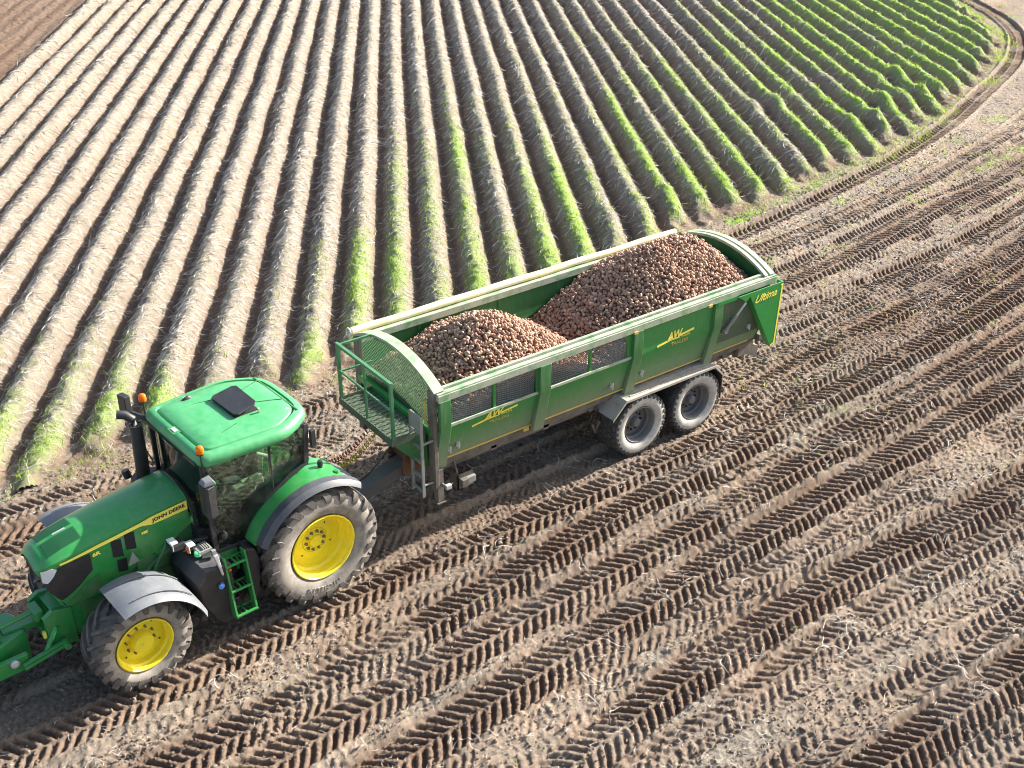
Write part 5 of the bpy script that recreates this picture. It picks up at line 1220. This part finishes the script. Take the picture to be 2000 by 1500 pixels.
# short straw scattered on the headland soil
n0 = 240000; x = rng.uniform(-9, 34, n0); y = rng.uniform(-9, 16, n0)
dist = np.sqrt((x-CAM.x)**2+(y-CAM.y)**2+CAM.z**2)
ok = visible(x, y, .3) & (y < headland_y(x)+.2) & (rng.uniform(size=n0) < (14/dist)**1.5*1.3); x, y, dist = x[ok], y[ok], dist[ok]
dens = np.clip((fbm(x, y, 1.1, 4, 92)-.36)*3, .06, 1); ok = rng.uniform(size=len(x)) < dens; x, y, dist = x[ok], y[ok], dist[ok]
_, dm, pr = H_head(x, y); ok = rng.uniform(size=len(x)) > pr*.85; x, y, dist = x[ok], y[ok], dist[ok]; n_ = len(x)
L_ = rng.gamma(2.5, .022, n_)+.025; az = rng.uniform(0, math.pi, n_); bend = rng.normal(0, .2, n_)*L_
px = x[:, None]+np.cos(az)[:, None]*L_[:, None]*tt-np.sin(az*1)[:, None]*bend[:, None]*tt**2*4
py = y[:, None]+np.sin(az)[:, None]*L_[:, None]*tt+np.cos(az)[:, None]*bend[:, None]*tt**2*4
pz = H_head(px.ravel(), py.ravel())[0].reshape(px.shape); pz = pz*.3+pz.max(1, keepdims=True)*.7+.006
sc_ = ribbons('scattered_straw', np.stack([px, py, pz], -1), rng.uniform(.003, .007, n_)*(dist/14)**.8, rng.beta(2, 1.4, n_), M['straw'])
tag(sc_, 'short broken straw scattered over the rutted soil', 'straw', kind='stuff')
print('scatter', n_)
# grass
def blades(x, y, z, g, name, label, s=1.0):
    n = len(x); hgt = rng.gamma(4, .014, n)*s+.02; az = rng.uniform(0, 6.28, n); lean = rng.uniform(.1, .9, n)*hgt
    tz = np.array([0, .6, 1.0])[None]; tl = np.array([0, .35, 1.0])[None]
    px = x[:, None]+np.cos(az)[:, None]*lean[:, None]*tl; py = y[:, None]+np.sin(az)[:, None]*lean[:, None]*tl
    pz = z[:, None]+hgt[:, None]*tz-.01
    dist = np.sqrt((x-CAM.x)**2+(y-CAM.y)**2+CAM.z**2)
    o = ribbons(name, np.stack([px, py, pz], -1), rng.uniform(.005, .010, n)*(dist/18)**.9, rng.uniform(0, 1, n), M['grass'])
    return tag(o, label, 'grass', kind='stuff')
u, v, x, y, dist = sample_rows(1500000, 1.5)
h, k, dv, d, pf, ba, uu, vv = H_rows(x, y); g = greenness(x, y, k, d, uu, vv)*(.1+.95*pf)*(k >= -10)*(k <= 33)
g = g*sst(.30, .62, vn(x/.16, y/.16, 96)-.05)*np.where(k > 9, sst(-.32, -.04, dv), 1); ok = rng.uniform(size=len(x)) < np.clip(g*1.7-.06, 0, 1); print('grass', ok.sum())
blades(x[ok], y[ok], h[ok], g[ok], 'ridge_grass', 'bright green grass growing on the ridges')
n0 = 500000; x = rng.uniform(-9, 44, n0); y = rng.uniform(-9, 22, n0); ds = headland_y(x)-y
ok = visible(x, y, .3) & (ds > -.6); x, y, ds = x[ok], y[ok], ds[ok]
hh, dm, pr = H_head(x, y)
gn = np.clip((fbm(x, y, .7, 4, 91)-.50)*3.2, 0, 1)*(1-.85*pr)*(.10+.6*np.exp(-((ds-2.6)/1.5)**2)*(x > 9)) + .9*np.exp(-((ds-.05)/.32)**2)*sst(.36, .55, vn(x/.7, y/.7, 95))*(1+.6*(x > 8)) + .25*np.clip((fbm(x, y, .7, 4, 91)-.50)*3.2, 0, 1)*(x > 6)*(np.abs(y+.05*x) < 2.0)*(1-.7*pr)
ok = rng.uniform(size=len(x)) < np.clip(gn, 0, 1); zz = np.where(ds[ok] < 0, zrow(x[ok], y[ok]), hh[ok])
blades(x[ok], y[ok], zz, gn[ok], 'verge_grass', 'low green grass and weeds along the edge of the ridges', .8)
print('verge', ok.sum())

# loose crumbs of soil
n0 = 420000; x = rng.uniform(-9, 26, n0); y = rng.uniform(-9, 10, n0)
dist = np.sqrt((x-CAM.x)**2+(y-CAM.y)**2+CAM.z**2)
ok = visible(x, y, .3) & (y < headland_y(x)+.1) & (rng.uniform(size=n0) < (14.5/dist)**1.6*1.2); x, y = x[ok], y[ok]
hh, dm, pr = H_head(x, y); ok = rng.uniform(size=len(x)) < (.30+.9*np.clip(fbm(x, y, .8, 3, 97)-.38, 0, 1)*2)*(1-.35*pr); x, y, hh = x[ok], y[ok], hh[ok]; n_ = len(x)
bmi = bmesh.new(); bmesh.ops.create_icosphere(bmi, subdivisions=1, radius=1.0)
cv = np.array([v.co[:] for v in bmi.verts]); cf = np.array([[v.index for v in f.verts] for f in bmi.faces]); bmi.free()
sz = rng.gamma(1.4, .005, n_)+.0045; V = cv[None]*(1+rng.normal(0, .22, (n_, len(cv), 1)))*(sz[:, None]*rng.uniform(.6, 1.3, (n_, 3)))[:, None, :]
V = V + np.stack([x, y, hh+sz*.25], -1)[:, None, :]
F = (cf[None]+(np.arange(n_)*len(cv))[:, None, None]).reshape(-1, 3)
mk = np.zeros((n_*len(cv), 3)); mk[:, 2] = np.repeat(rng.uniform(0, .7, n_), len(cv))
cl = raw_mesh('soil_crumbs', V.reshape(-1, 3), F, [M['soil']], {'mask': mk}, smooth=False); tag(cl, 'loose brown crumbs of soil between the tyre ruts', 'soil', kind='stuff'); print('crumbs', n_)
